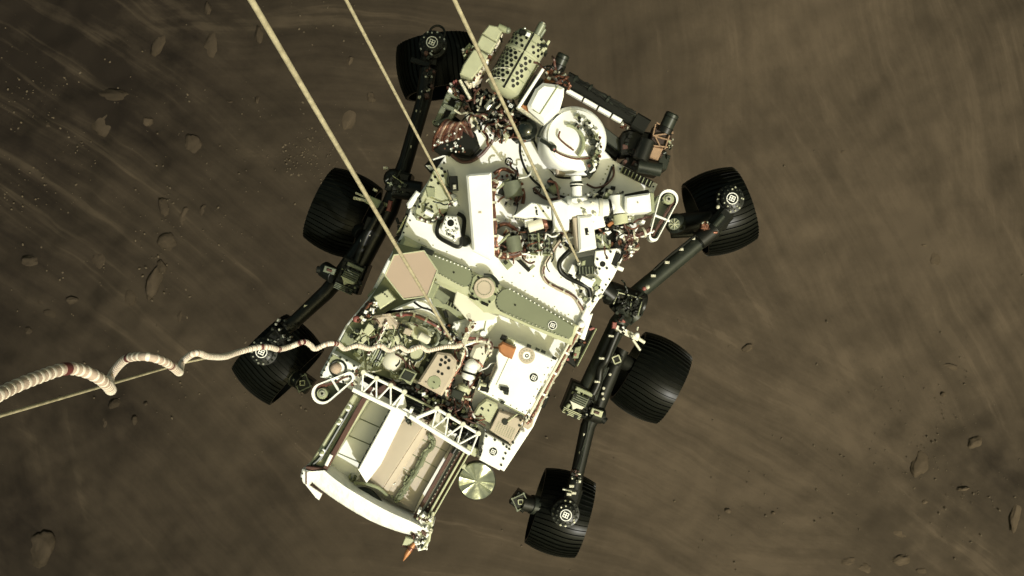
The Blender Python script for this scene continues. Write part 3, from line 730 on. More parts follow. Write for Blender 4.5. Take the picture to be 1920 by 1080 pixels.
for i in range(17):
    a = -1.25 + i*.125; q = (c_[0] + 56*math.cos(a), c_[1] + 56*math.sin(a)); rnd = random.Random(i+40)
    b.box(q, rnd.uniform(6, 12), rnd.uniform(6, 13), .27 + rnd.uniform(0, .05), .1, rnd.choice([WHITE, WHITE, BEIGE, SAGE, GUN]), -a, .003)
    b.ball((q[0]+rnd.uniform(-7, 7), q[1]+rnd.uniform(-7, 7), .31), .010, rnd.choice([METAL, BLACK, WHITE, COPPER]), seg=8)
for a in (-.55, -.15, .3): b.box((c_[0]+47*math.cos(a), c_[1]+47*math.sin(a)), 9, 9, .315, .2, GUN, -a+.3, .002)
b.scatter([(1060,215),(1100,230),(1128,270),(1126,310),(1110,300),(1095,250),(1070,232)], 36, .24, (.02, .08), (2, 6), [GUN, WHITE, BLACK, METAL, SAGE, COPPER], 77)
part(b, 'latch_ring', drum)
b = MB(); b.poly([(1032,300),(1060,318),(1082,300),(1112,300),(1118,318),(1100,328),(1040,326)], .09, -.01, WHITE, .008); b.poly([(1034,290),(1056,300),(1060,326),(1044,326)], .14, .0, PINK, .008); b.box((1102,324), 20, 6, .1, 0, GUN, -.3)
part(b, 'drum_mount', drum)
b = MB(); b.poly([(1030,215),(1052,206),(1062,216),(1062,232),(1040,236)], .1, -.02, BEIGE, .02); part(b, 'deck_fairing')
b = MB(); b.poly([(1108,235),(1170,275),(1156,300),(1128,282),(1112,262)], -.08, -.35, BLACK, .01); b.beam((1098,225,.05), (1172,282,.0), .06, .06, GUN); part(b, 'front_bracket')
# ball and front harness
b = MB(); b.ball((987,243,.17), .060, GLASS, seg=32); b.cyl((962,250,.08), (985,243,.12), .05, BLACK); b.poly([(945,240),(975,225),(1005,232),(1003,262),(968,268)], .05, -.02, GUN, .01); part(b, 'black_dome')
b = MB()
import itertools
for k in range(11):
    o = k*5.2
    b.tube(smooth([(812+o*.95, 282-o*.18, -.02), (814+o, 262-o*.42, .10), (823+o*.9, 243-o*.28, .16), (836+o*.8, 226+o*.2, .14), (850+o*.7, 230+o*.5, .05)], 4), .0085, (COPPER, BROWN, LOOP)[k % 3], 8)
for k in range(60):
    rnd = random.Random(k); t = rnd.random(); b.ball((814+rnd.uniform(0, 58), 232+rnd.uniform(0, 55), .13), .006, rnd.choice([METAL, WHITE, COPPER, METAL]), seg=6)
b.poly([(832,225),(855,218),(892,250),(900,275),(880,298),(858,292),(828,290),(812,280)], .04, -.05, BLACK, .02)
b.spline([(846,290,.03),(864,303,.03),(884,302,.03),(905,288,.03),(922,266,.04),(932,248,.06)], .010, BROWN, 8)
b.spline([(850,292,.02),(870,298,.02),(890,296,.02),(905,282,.02)], .016, BLACK, 8)
part(b, 'wire_coil', None, 'looped red brown wire coil on the front left corner')

# ---- robotic arm
ZA = .12
b = MB()
b.beam((1062,152,ZA), (1196,232,ZA), .058, .065, BLACK, .012)
rnd = random.Random(3)
for i in range(26):
    t = rnd.random(); p = (1066 + 128*t + rnd.uniform(-3, 8)*.5, 152 + 77*t - rnd.uniform(6, 15))
    b.box(p, rnd.uniform(4, 10), rnd.uniform(3, 6), ZA+.045, ZA, rnd.choice([BLACK, BLACK, GUN]), -.1, .003)
b.harness([(1070,143,ZA+.03),(1100,160,ZA+.04),(1140,186,ZA+.04),(1192,214,ZA+.04)], 5, .012, .007, [BLACK, BLACK, GUN], 5, 4, GUN)
b.beam((1060,150,ZA), (1074,158,ZA), .09, .09, BLACK, .01); b.beam((1188,226,ZA), (1212,240,ZA), .085, .10, BLACK, .01)
arm = part(b, 'robotic_arm', None, 'dark robotic arm link with a white strip along its inner side')
b = MB()
for t0, t1 in ((0, .28), (.31, .55), (.58, .80), (.83, 1.0)):
    L = lambda t: (1063 + 102*t, 170 + 58*t, ZA + .01)
    b.beam(L(t0), L(t1), .022, .05, WHITE, .004); b.ball(L(t1), .009, GUN, seg=8)
b.scatter([(1166,228),(1180,234),(1178,242),(1164,236)], 8, ZA, (.01, .03), (2, 5), [METAL, WHITE, COPPER], 4)
part(b, 'arm_strip', arm)
ELB = mat('dark_brown_casing', (0.035, 0.018, 0.013), 0.5, var=0.3); FRM = mat('tan_metal_frame', (0.33, 0.215, 0.14), 0.45, metal=0.2, var=0.25)
b = MB()       # elbow
b.poly([(1231,230),(1262,248),(1258,262),(1240,296),(1207,286),(1212,274),(1224,252)], ZA+.02, ZA-.2, ELB, .008)
for a, c in (((1231,230),(1262,248)), ((1224,254),(1258,264)), ((1229,233),(1224,254)), ((1226,254),(1262,249)), ((1228,256),(1238,275)), ((1216,272),(1252,276)), ((1256,250),(1246,280))):
    b.beam((*a, ZA+.03), (*c, ZA+.03), .008, .02, FRM, .003)
b.poly([(1216,272),(1244,278),(1234,300),(1206,290)], ZA+.03, ZA-.1, FRM, .006)
b.poly([(1168,246),(1180,242),(1222,248),(1210,285),(1166,290),(1164,262)], ZA-.03, ZA-.25, BLACK, .012); b.poly([(1190,286),(1256,302),(1234,328),(1188,318),(1165,302)], ZA-.1, ZA-.3, BLACK, .012)
b.cyl((1215,262,ZA+.02), (1200,300,ZA+.02), .045, BLACK); b.cyl((1196,310,ZA-.02), (1240,318,ZA-.02), .04, GUN)
b.poly([(1238,284),(1258,292),(1250,318),(1232,314)], ZA, ZA-.2, GUN, .006)
b.scatter([(1255,255),(1264,262),(1254,300),(1246,296)], 12, ZA, (.01, .04), (2, 6), [METAL, GUN, WHITE, SAGE], 8)
b.scatter([(1170,250),(1215,255),(1205,318),(1168,300)], 22, ZA-.05, (.01, .06), (4, 10), [BLACK, BLACK, GUN, BROWN], 18)
part(b, 'elbow_joint', arm)
for a, c, r_ in (((1246,246,.14), (1262,212,.16), .038), ((1046,128,.24), (1058,101,.26), .034)):
    b = MB(); A, B = V3(a), V3(c); d = (B-A).normalized()
    b.cyl(A, B, r_, GUN, 28, bev=.008); b.cyl(A - d*.01, A + d*.025, r_*1.12, BLACK, 28); b.cyl(B - d*.03, B - d*.022, r_*1.04, BLACK, 28)
    part(b, 'motor', arm)
# ---- tool turret
b = MB()
A, B = W(943,170,.22), W(1000,68,.22); ax = (B-A); L = ax.length; ax.normalize(); rr = .101
b.lathe(A, ax, [(.06, -.02), (rr*.9, 0), (rr, .012), (rr, L*.62), (rr*1.05, L*.63), (rr*1.05, L*.67), (rr*.98, L*.68), (rr*.98, L-.03), (rr*.8, L), (.03, L+.01)], DRUM, 48)
x = ax.cross(Vector((0, 0, 1))).normalized(); y = x.cross(ax)       # x sideways, y up
def onc(h, a, r): return A + ax*h + (x*math.sin(a) + y*math.cos(a))*r
def hole(h, a, s_):
    p = onc(h, a, rr*.985); nn = (x*math.sin(a) + y*math.cos(a)); t = ax*.7 + x.cross(nn).normalized()*0; tt = nn.cross(ax)
    q = [p + (ax*math.cos(k*math.pi/3+.5) + tt*math.sin(k*math.pi/3+.5))*s_ for k in range(6)]
    b.rings([q, [v + nn*.0045 for v in q]], BLACK)
for i in range(9):
    for j in range(-3, 7):
        a = -1.35 + j*.30 + (i % 2)*.15; h = .035 + i*.0225
        if abs(a - .05) < .14 or a > 1.5: continue
        if a > 0 and i not in (0,1,2,3,4,5,6,7): continue
        hole(h, a, .0105)
for i in range(3):
    for j in range(7): 
        a = -1.25 + j*.36 + (i % 2)*.18
        if abs(a - .05) < .16: continue
        hole(L*.72 + i*.024, a, .0088)
b.tube([onc(h, .05, rr*1.01) for h in (0.0, L*.98)], .0055, BLACK, 6)
for h in (L*.24, L*.45, L*.86): b.tube([onc(h, a*.1, rr*1.0) for a in range(-16, 17)], .0035, SAGE, 6)
for h in (L*.15, L*.33): b.tube([onc(h + a*.0035, a*.1, rr*1.005) for a in range(-15, 0)], .004, PANEL, 6)
tur = part(b, 'tool_turret', None, 'olive perforated drum of the arm tool turret')
b = MB()
b.cyl((1003,72,.26), (1018,44,.28), .021, GREY, 20); b.cyl((1012,70,.24), (1022,54,.25), .010, GREY); b.cyl((1017,46,.28), (1019,42,.28), .014, METAL)
b.box((980,60), 14, 9, .32, .2, BLACK); b.box((1012,84), 12, 9, .30, .2, GUN); b.box((1020,92), 9, 10, .3, .2, BEIGE); b.box((990,64), 8, 8, .33, .2, WHITE)
b.cyl((1024,86,.26), (1030,76,.26), .008, BEIGE); b.ball((984,53,.3), .008, METAL); b.scatter([(972,58),(1010,66),(1030,92),(1022,98),(1000,74)], 18, .24, (.02, .07), (3, 7), [BLACK, BEIGE, GUN, SAGE, METAL], 23)
part(b, 'drill_tip', tur)
b = MB()       # grey box on the left of the turret
b.poly([(917,46),(934,50),(941,58),(931,78),(918,71),(904,62)], .30, .1, DRUM, .006); b.poly([(903,64),(918,72),(931,80),(919,100),(902,92),(894,82)], .295, .1, DRUM, .006)
b.poly([(888,92),(904,96),(915,104),(904,124),(884,148),(862,138),(868,122)], .27, .08, DRUM, .006)
b.poly([(934,54),(943,64),(936,82),(912,118),(905,114),(918,98),(931,78)], .22, .05, TAPE, .006)
b.poly([(905,116),(912,120),(896,152),(878,164),(870,152),(884,148)], .20, .05, TAPE, .006)
b.cyl((934,50,.26), (950,57,.26), .018, SAGE); b.ball((952,57,.26), .018, GREY); b.poly([(866,96),(880,80),(888,88),(884,96),(872,100)], .2, .1, SAGE, .004)
b.scatter([(935,66),(940,72),(915,112),(900,140),(886,160),(880,155),(905,115)], 50, .2, (.01, .06), (2, 7), [COPPER, TAPE, TAPE, BLACK, WHITE, BROWN], 51)
b.scatter([(866,92),(900,80),(895,96),(868,104)], 14, .2, (.01, .06), (2, 6), [COPPER, METAL, WHITE, SAGE], 52)
part(b, 'spectrometer', tur)
b = MB()       # white octagonal cover and its frame
b.poly([(1004,166),(1018,154),(1046,158),(1058,164),(1057,180),(1050,204),(1020,231),(991,206),(989,196)], .34, .12, WHITE, .02)
b.tube([(1047,160,.342),(1012,214,.342),(1000,206,.342)], .0035, SAGE, 6)
part(b, 'sensor_cover', tur, 'bright white octagonal sensor cover')
b = MB()
b.beam((1018,130,.30), (971,203,.30), .016, .03, WHITE); b.beam((1012,146,.26), (978,196,.26), .05, .05, BLACK); b.poly([(1003,140),(1018,150),(996,170),(985,195),(972,190)], .2, .0, BLACK, .006)
b.beam((970,200,.24), (1018,232,.24), .025, .04, MLI); b.beam((980,198,.27), (1004,216,.27), .02, .03, ORANGE)
b.scatter([(1024,122),(1062,136),(1056,160),(1022,150)], 30, .2, (.02, .08), (3, 9), [COPPER, BLACK, WHITE, ORANGE, METAL, BROWN, MLI], 33)
b.wires([(1022,122),(1062,136),(1056,160),(1018,150)], 12, .27, (0, .04), 26, .006, [COPPER, BROWN, BLACK], 34)
b.scatter([(1052,196),(1066,206),(1056,222),(1040,220)], 10, .1, (.02, .08), (4, 9), [BLACK, GUN, SAGE], 35)
part(b, 'turret_frame', tur)
b = MB()
for q in ([(838,172),(846,176),(822,236),(812,232)], [(860,184),(868,190),(846,226),(838,222)]): b.poly(q, .08, -.02, GREY, .004)
for a, c in (((842,176),(866,188)), ((832,198),(856,208)), ((816,234),(842,224))): b.beam((*a, .07), (*c, .07), .022, .05, GREY)
b.poly([(840,178),(864,190),(838,224),(818,230)], .02, -.03, BLACK, .004); b.disc((815,229), .014, .09, .0, GREY); b.disc((815,229), .007, .093, .05, BLACK)
b.scatter([(836,160),(856,150),(872,180),(866,190),(840,172)], 26, .05, (.02, .1), (3, 8), [COPPER, RED, TAPE, BLACK, WHITE], 61)
part(b, 'arm_cradle')
b = MB()       # tangle between turret and deck
REG = [(862,150),(888,160),(940,178),(972,200),(976,236),(955,262),(925,262),(900,245),(880,220),(868,195)]
b.poly([(868,165),(915,170),(962,200),(962,235),(930,250),(895,236)], .02, -.1, BLACK, .01)
b.cyl((912,205,.15), (924,188,.16), .02, METAL); b.cyl((868,160,.16), (884,188,.14), .025, BLACK); b.cyl((895,206,.12), (918,212,.12), .03, BLACK); b.cyl((878,214,.1), (890,236,.1), .028, PANEL); b.beam((862,150,.2), (882,186,.18), .016, .03, MLI)
b.poly([(890,236),(905,226),(932,245),(925,262),(905,252)], .06, -.02, WHITE, .006); b.poly([(936,248),(960,226),(966,236),(948,266)], .05, -.02, BEIGE, .006)
b.scatter(REG, 130, .05, (.02, .12), (2, 8), [BLACK, BLACK, BLACK, COPPER, BROWN, GUN, GUN, MLI, GREY, METAL], 71)
b.wires(REG, 45, .14, (-.03, .05), 32, .006, [COPPER, BROWN, BLACK, BLACK, GUN, BROWN, MLI], 72)
b.harness([(962,206,.14),(955,228,.12),(942,250,.1),(928,262,.06)], 4, .008, .006, [COPPER, MLI], 5, 4, MLI)
marker(b, (958,198), .16, .018)
part(b, 'turret_wiring')

# ---- equipment in the rear bay
b = MB()
b.poly([(819,660),(845,664),(856,676),(853,702),(828,743),(782,718)], .03, -.13, PINK, .012)
for p in ((835,680),(828,675),(842,676),(826,684),(841,690),(836,670)): b.bolts([p], .03, .011, BLACK, .003)
for p in ((822,697),(829,701)): b.bolts([p], .03, .010, BLACK, .003)
b.disc((814,717), .038, .033, .0, SAGE); b.bolts([(814,717)], .033, .005, BLACK); b.bolts([(799,716),(812,728),(824,724)], .03, .004, GUN)
part(b, 'avionics_cover', None, 'pinkish cover with a cross of black holes')
b = MB()
b.cyl((884,686,.0), (876,712,.0), .040, WHITE, 24, bev=.02); b.ball((884,686,.0), .040, WHITE); b.ring(W(880,699,.0), .042, .006, BLACK, (V3((884,686,0))-V3((876,712,0))).normalized())
b.cyl((874,720,-.05), (862,748,-.05), .042, BEIGE, 24, bev=.02); b.poly([(848,728),(872,736),(864,752),(844,744)], .0, -.13, GUN, .006)
b.poly([(888,648),(912,640),(916,660),(900,700),(886,690),(880,668)], .0, -.13, PANEL, .02); b.bolts([(903,652),(905,664),(898,676)], .0, .005, GUN)
b.harness([(856,650,.0),(870,640,.02),(895,636,.03),(918,642,.02),(916,662,.0)], 6, .012, .006, [COPPER, BROWN, MLI, RED], 14, 4, MLI)
b.harness([(870,652,.02),(862,680,.0),(846,706,-.02),(836,736,-.04),(842,756,-.06)], 5, .010, .006, [COPPER, BROWN, MLI], 15, 4, MLI)
b.harness([(905,700,-.02),(890,720,-.04),(880,748,-.05),(884,770,-.06)], 4, .010, .006, [COPPER, BROWN, BLACK], 16, 4, MLI)
b.scatter([(850,650),(930,640),(905,720),(884,790),(840,760)], 70, -.12, (.02, .11), (3, 9), [BLACK, BROWN, GUN, BEIGE, WHITE, COPPER, SAGE], 81)
b.wires([(850,650),(925,640),(905,720),(884,780),(840,755)], 26, -.02, (-.03, .03), 40, .005, [BLACK, COPPER, BROWN, WHITE], 82)
part(b, 'heat_exchanger_pump')
b = MB()       # middle left of the bay: boxes, ducts and wiring
b.poly([(700,556),(726,542),(742,560),(712,580)], -.0, -.13, BEIGE, .006); b.bolts([(722,552),(726,556),(718,549)], .0, .005, BLACK)
b.poly([(716,590),(748,574),(782,560),(806,558),(812,574),(838,612),(820,606),(770,586),(730,586)], .0, -.13, WHITE, .012)
b.poly([(700,592),(730,588),(750,610),(742,618),(700,612)], -.03, -.13, PINK, .015)
b.harness([(746,590,.0),(772,588,.03),(800,598,.03),(826,614,.02),(842,628,.0),(860,640,-.02)], 6, .009, .006, [COPPER, BROWN, RED], 91, 4, MLI)
b.spline([(776,566,.06),(790,576,.06),(808,582,.06),(826,600,.06),(830,628,.04),(824,640,.02)], .006, BLACK, 8)
b.poly([(754,606),(770,604),(800,616),(812,630),(790,640),(760,630)], -.02, -.13, BEIGE, .012); b.cyl((784,628,.02), (806,640,.02), .024, PANEL, bev=.01); b.ring(W(806,634,-.04), .05, .010, GREY); b.box((764,622), 14, 12, .03, -.1, PINK); b.box((758,612), 12, 4, .04, -.1, BLACK); b.box((768,634), 10, 5, .02, -.1, GUN)
b.lathe(W(742,636,-.13), Vector((0,0,1)), [(.07,0),(.065,.03),(.04,.06),(.01,.07)], BEIGE, 24); b.lathe(W(738,674,-.13), Vector((0,0,1)), [(.075,0),(.07,.04),(.05,.075),(.02,.09)], PANEL, 24)
b.poly([(758,690),(782,700),(770,722),(746,710)], -.01, -.13, SAGE, .004); b.poly([(760,694),(778,702),(769,716),(751,708)], -.004, -.02, GUN, .003)
b.disc((784,664), .045, -.05, -.13, BEIGE); b.ring(W(780,662,-.04), .045, .005, GUN)
b.poly([(662,640),(686,616),(700,624),(672,654)], -.06, -.13, BEIGE, .004); b.poly([(690,606),(706,612),(690,630),(680,622)], -.02, -.13, BEIGE, .004); b.box((705,612), 6, 10, .0, -.1, BLACK)
b.poly([(692,620),(699,624),(676,664),(668,660)], -.08, -.13, SAGE, .003)
for p in ((658,631),(668,622)): b.box(p, 10, 8, -.06, -.13, SAGE); 
for p in ((659,631),(669,621),(702,640)): b.disc(p, .012, -.055, -.1, GUN)
b.harness([(724,602,-.02),(716,622,-.04),(704,646,-.05),(690,664,-.05)], 5, .006, .005, [COPPER, BROWN, WHITE], 92, 4, MLI)
for k in range(5): b.tube(smooth([(712+k*4, 640+k*2, -.04), (702+k*4, 662+k*2, -.05), (690+k*4, 684+k*2, -.06)], 4), .006, [GREY, SAGE, GUN][k % 3], 8)
REG = [(700,590),(830,612),(845,640),(815,660),(780,715),(745,705),(690,690),(660,660)]
b.scatter(REG, 95, -.11, (.01, .07), (4, 15), [BEIGE, SAGE, PANEL, GREY, GUN, BEIGE, PANEL, SAGE, BEIGE], 93)
b.wires(REG, 40, -.04, (-.03, .02), 34, .0045, [GUN, GUN, OLIVE, SAGE, BROWN, PANEL], 94)
b.bolts([(712,600),(705,636),(730,650),(690,650),(676,640),(720,660),(752,660)], -.05, .006, GUN)
part(b, 'fluid_manifold')
b = MB(); marker(b, (673,662), -.125, .024); part(b, 'alignment_mark')
b = MB()      # shaded slots and bracket under the beam
b.poly([(806,556),(836,560),(884,586),(880,600),(868,604),(838,580),(812,574)], -.02, -.13, SAGE, .006)
for i in range(8): b.box((838+i*5.6, 566+i*3.1), 3.0, 10, -.01, -.06, BLACK, 0, .001)
b.disc((832,566), .014, .0, -.1, GREY); b.disc((818,556), .01, .0, -.1, BLACK); b.disc((879,592), .016, .05, -.1, SAGE)
b.beam((834,582,-.04), (838,596,-.04), .02, .03, BLACK); b.poly([(880,560),(905,578),(890,590),(874,584)], .03, -.1, OLIVE, .004)
b.poly([(850,604),(880,596),(930,590),(932,604),(905,640),(870,650),(852,626)], -.0, -.13, WHITE, .01)
b.tube([(896,592,.004),(912,596,.004),(908,618,.004),(890,624,.004)], .004, SAGE, 6); b.disc((906,626), .018, .02, -.05, WHITE)
b.scatter([(838,610),(868,600),(880,630),(862,656),(836,642)], 46, -.06, (.01, .1), (2, 8), [BLACK, SAGE, GUN, WHITE, COPPER, MLI], 95)
b.beam((886,604,.05), (866,650,.05), .03, .03, MLI); b.scatter([(880,600),(892,606),(868,652),(858,646)], 18, .05, (.0, .03), (2, 6), [WHITE, MLI, COPPER, SAGE], 96)
part(b, 'umbilical_bracket')
b = MB()
b.poly([(623,661),(670,687),(652,721),(600,707)], .04, -.13, WHITE, .006)
b.poly([(623,664),(640,672),(634,686),(616,680)], .043, .03, SAGE, .001)  # the dome's cast shadow, laid on as a sage patch
b.ring(W(634,691,.045), .044, .007, GUN); b.ball((630,690,.04), .033, TAN); 
b.bolts([(622,667),(616,675),(612,684),(608,694),(603,704),(616,712),(630,714),(644,716),(656,706),(662,696),(664,686),(650,676),(638,670)], .04, .008, GUN)
part(b, 'corner_box', None, 'square white corner box with a tan dome')
b = MB()
b.scatter([(648,720),(668,690),(676,698),(664,726)], 20, .0, (.01, .06), (2, 6), [COPPER, BROWN, WHITE, MLI, RED], 98); part(b, 'connector_panel'); b = MB(); b.scatter([(672,598),(700,560),(712,566),(700,586),(678,606),(664,606)], 52, -.06, (.01, .08), (2, 7), [WHITE, WHITE, BLACK, GUN, COPPER, MLI], 99)
b.ball((668,598,-.02), .02, RED); b.harness([(664,604,-.05),(678,586,-.02),(694,566,-.02)], 4, .012, .005, [COPPER, WHITE, BLACK], 97)
b.tube([(690,556,-.1),(704,540,-.1)], .006, SAGE, 6)
part(b, 'connector_panel')
# dark trench between bay and generator
b = MB()
b.poly([(676,712),(700,700),(752,720),(784,722),(830,748),(884,780),(900,812),(896,840),(820,790),(755,760)], -.10, -.2, BLACK, .006)
b.scatter([(760,712),(790,724),(880,780),(905,800),(880,806),(810,762)], 46, -.08, (.02, .1), (3, 10), [BLACK, GUN, BROWN, SAGE, GREY, WHITE, BLACK], 176); b.wires([(760,716),(880,780),(900,815),(800,765)], 22, -.02, (-.03, .03), 44, .005, [BLACK, COPPER, BROWN, GUN], 177); b.beam((757,738,.0), (822,770,.0), .010, .02, BEIGE); b.beam((740,716,-.02), (700,740,-.02), .04, .03, BROWN); b.beam((885,770,-.03), (868,800,-.03), .03, .03, BROWN)
for k in range(6): b.tube(smooth([(700+k*3, 712+k*5, -.05), (760+k*2, 738+k*6, -.06), (820+k*2, 764+k*6, -.06), (890, 800+k*6, -.06)], 4), .008, [BLACK, GUN, BLACK][k % 3], 8)
b.scatter([(690,706),(780,726),(880,786),(890,830),(770,765)], 60, -.09, (.01, .06), (3, 9), [BLACK, BLACK, GUN, GREY, BROWN, SAGE], 101)
part(b, 'heat_pipe_trench')

# ---- right rear covers
b = MB()
b.poly([(952,634),(1042,674),(986,778),(894,731),(900,716),(914,728),(932,690),(930,668),(938,650)], .05, -.13, WHITE, .006)
b.poly([(936,662),(958,672),(934,722),(916,712)], .02, -.1, PINK, .006)  # shade on the lid's left slope, put into the pinkish colour
b.box((944,634), 11, 10, .09, -.02, BLACK); b.poly([(952,632),(966,638),(962,646),(948,640)], .07, .04, BEIGE, .003)
for p in ((992,649),(1008,656),(1019,660),(1040,672)): b.box(p, 8, 5, .07, .0, GUN)
b.box((946,730), 16, 7, .075, .03, BLACK, .25); b.box((950,736), 8, 9, .07, .03, GUN, .25)
b.tube([(966,645,.0515),(930,722,.0515)], .0018, SAGE, 6); b.bolts(b.row((1034,676),(988,770),8), .05, .004, GUN, .002); b.bolts(b.row((902,730),(980,772),8), .05, .004, GUN, .002); b.box((909,730), 16, 9, .06, .0, BLACK, .2); b.box((905,722), 14, 5, .1, .0, BEIGE, .2); b.box((942,755), 7, 5, .07, .0, GUN)
b.cyl((903,712,.05), (896,732,.05), .012, METAL); b.beam((900,734,.03), (984,778,.03), .008, .02, SAGE)
lid = part(b, 'electronics_lid')
b = MB(); w = W(988,667,.05); b.lathe(w, Vector((0, 0, 1)), [(.045, -.01), (.045, .004), (.022, .004), (.022, -.01)], PINK, 32); b.ring(w, .008, .003, GUN)
for i in range(12): a = i*.5236; b.bolts([(988+10.5*math.cos(a), 667+10.5*math.sin(a))], .054, .004, SAGE, .002)
part(b, 'sensor_ring', lid)
b = MB(); marker(b, (1001,708), .051, .023); part(b, 'alignment_mark', lid)
b = MB(); b.poly([(934,648),(942,641),(968,652),(960,674),(945,668),(936,660)], .14, .02, ORANGE, .01); part(b, 'orange_box', None, 'small orange foil box')
b = MB()
b.poly([(912,748),(932,757),(934,766),(919,794),(887,776),(896,760)], -.02, -.13, BEIGE, .01); b.bolts([(905,768),(916,770),(920,760),(902,778)], -.02, .006, GUN); b.box((904,766), 6, 4, -.015, -.04, GUN)
part(b, 'filter_box')
b = MB()
b.poly([(935,771),(982,787),(958,834),(918,806)], .0, -.13, PINK, .005)
for i in range(8):
    for j in range(7): b.bolts([uv((948,805), -17+i*4.6, -12+j*3.2)], .0, .0035, SAGE, .002)
b.bolts([(947,791)], .0, .02, GUN, .01); b.beam((952,790,.01), (970,776,.01), .008, .01, BEIGE); b.bolts([(943,769),(976,788),(974,798)], .0, .008, GUN); b.beam((935,821,.005), (954,832,.005), .01, .01, GUN); b.poly([(984,786),(1002,782),(998,800),(990,806),(980,800)], -.02, -.1, PINK, .004)
part(b, 'radiator_plate')
b = MB()
b.poly([(909,811),(956,836),(976,806),(984,810),(954,866),(936,882),(898,862)], .0, -.13, WHITE, .006)
b.bolts([(912,818),(928,825),(944,833),(955,842),(948,850),(944,860),(940,872),(905,832),(900,848),(950,838),(962,830)], .0, .008, GUN)
b.tube([(900,838,.004),(904,844,.004),(900,856,.004)], .004, BLACK, 6)
brk = part(b, 'corner_bracket')
b = MB(); marker(b, (925,847), .001, .022); part(b, 'alignment_mark', brk)
# side rail and side connectors on the right
b = MB()
b.harness([(1096,592,.0),(1088,616,.0),(1062,662,.0),(1036,710,.0),(1010,758,.0),(990,792,-.01)], 6, .010, .006, [COPPER, BROWN, WHITE, MLI], 111, 4, WHITE)
b.beam((1090,600,.01), (986,790,.01), .014, .03, PANEL)
b.poly([(1088,598),(1100,572),(1108,584),(1096,612)], .03, -.08, WHITE, .006); b.ball((1090,608,.04), .02, WHITE); b.poly([(1104,590),(1112,588),(1096,638),(1086,634)], -.0, -.12, WHITE, .006); b.poly([(1098,570),(1108,560),(1110,576)], .04, .0, WHITE, .004)
b.poly([(1080,622),(1108,610),(1116,618),(1078,690),(1058,676)], -.1, -.3, BLACK, .008); b.poly([(1078,652),(1090,648),(1084,672),(1074,672)], -.06, -.2, SAGE, .004); b.beam((1118,616,-.08), (1082,686,-.08), .008, .02, SAGE)
b.scatter([(1076,630),(1110,615),(1078,684),(1050,690),(1055,668)], 30, -.09, (.01, .05), (2, 7), [BLACK, COPPER, WHITE, GUN, SAGE, RED], 112)
b.scatter([(1040,690),(1052,684),(1030,735),(1016,760),(1014,740)], 34, -.05, (.0, .05), (2, 7), [BROWN, COPPER, MLI, WHITE, BLACK], 113); b.box((1022,752), 9, 26, -.06, -.2, BLACK)
b.scatter([(986,772),(1002,778),(996,795),(980,790)], 18, .0, (.0, .04), (2, 7), [MLI, WHITE, COPPER, BLACK], 114)
b.scatter([(1098,540),(1140,525),(1120,560),(1098,590)], 30, -.05, (.0, .06), (3, 9), [BLACK, WHITE, GUN, WHITE, SAGE], 115)
part(b, 'side_connectors')
# ---- foil disc at the rear right
b = MB()
w = W(894,902,-.05); n = 40; rings = []
axd = Vector((.05, .08, 1)).normalized()
b.lathe(w - axd*.14, axd, [(.10, 0), (.107, .02), (.108, .13), (.104, .14)], GUN, 40)
b.lathe(w + axd*.0, axd, [(.103, -.01), (.103, .002), (.099, .006)], FOIL, 40)
xx = axd.orthogonal().normalized(); yy = axd.cross(xx); rr2 = random.Random(9)
cv = b.bm.verts.new(w + axd*.012); rim = [b.bm.verts.new(w + (xx*math.cos(2*math.pi*i/36) + yy*math.sin(2*math.pi*i/36))*.1 + axd*(.006 + rr2.choice((0, .012, .02, .004, .016)))) for i in range(36)]
for i in range(36): 
    f = b.face((cv, rim[i], rim[(i+1) % 36]), FOIL); f.smooth = False
b.beam((868,872,-.06), (882,884,-.06), .03, .04, BEIGE)
part(b, 'antenna_can', None, 'round can with a crinkled foil lid')

# ---- generator (radioisotope power source) at the rear
gen = MB()
gen.poly([(690,742),(860,826),(778,972),(610,880)], -.30, -.42, WHITE, .006)     # floor
gen.poly([(686,750),(736,762),(664,914),(610,878)], -.18, -.3, WHITE, .003)
for a, c in (((668,782),(722,806)), ((650,815),(708,840)), ((630,848),(690,874))): gen.tube([(*a, -.178), (*c, -.178)], .003, OLIVE, 6)
gen.poly([(757,777,-.12),(850,826,-.12),(790,930,-.12),(776,960,-.12),(690,900,-.12)], -.12, -.3, DUSTY, .003)
for a, c in (((745,800),(838,848)), ((730,828),(820,878)), ((714,856),(804,905)), ((800,800),(720,935))): gen.tube([(*a, -.118), (*c, -.118)], .0025, SAGE, 6)
rg = part(gen, 'power_generator', None, 'boxed power generator with white fins at the rear')
b = MB()
b.poly([(738,757,.05),(757,741,.02),(764,768,-.07),(713,872,-.07),(687,906,-.06),(671,880,.05)], 0, -.26, WHITE, .006); 
for p in b.row((732,770), (676,872), 9): b.box((p[0]-3, p[1]+2), 3, 8, -.08, -.2, GUN)
part(b, 'white_fin', rg)
b = MB()
b.poly([(801,786,-.10),(812,792,-.11),(726,925,-.11),(716,918,-.1)], 0, -.22, PINK, .004)
b.poly([(744,800,-.116),(776,776,-.10),(800,788,-.09),(716,918,-.09),(694,902,-.116)], 0, -.2, DUSTY, .003)
for p in ((742,804),(729,827),(722,840),(710,860),(776,824),(763,846),(756,858),(743,878)): b.box(p, 4, 3, -.1 if p[0] > 742 else -.18, -.24, GUN)
for p in ((790,815),(772,848),(755,878),(738,908)): b.beam((p[0]-10, p[1]+4, -.115), (p[0]+4, p[1]-2, -.115), .006, .006, WHITE)
b.poly([(757,776),(784,790),(776,800),(764,797)], -.1, -.2, GUN, .004); b.scatter([(758,778),(784,790),(770,798)], 14, -.1, (.0, .02), (2, 4), [METAL, SAGE, BLACK], 121)
part(b, 'inner_panel', rg)
b = MB()
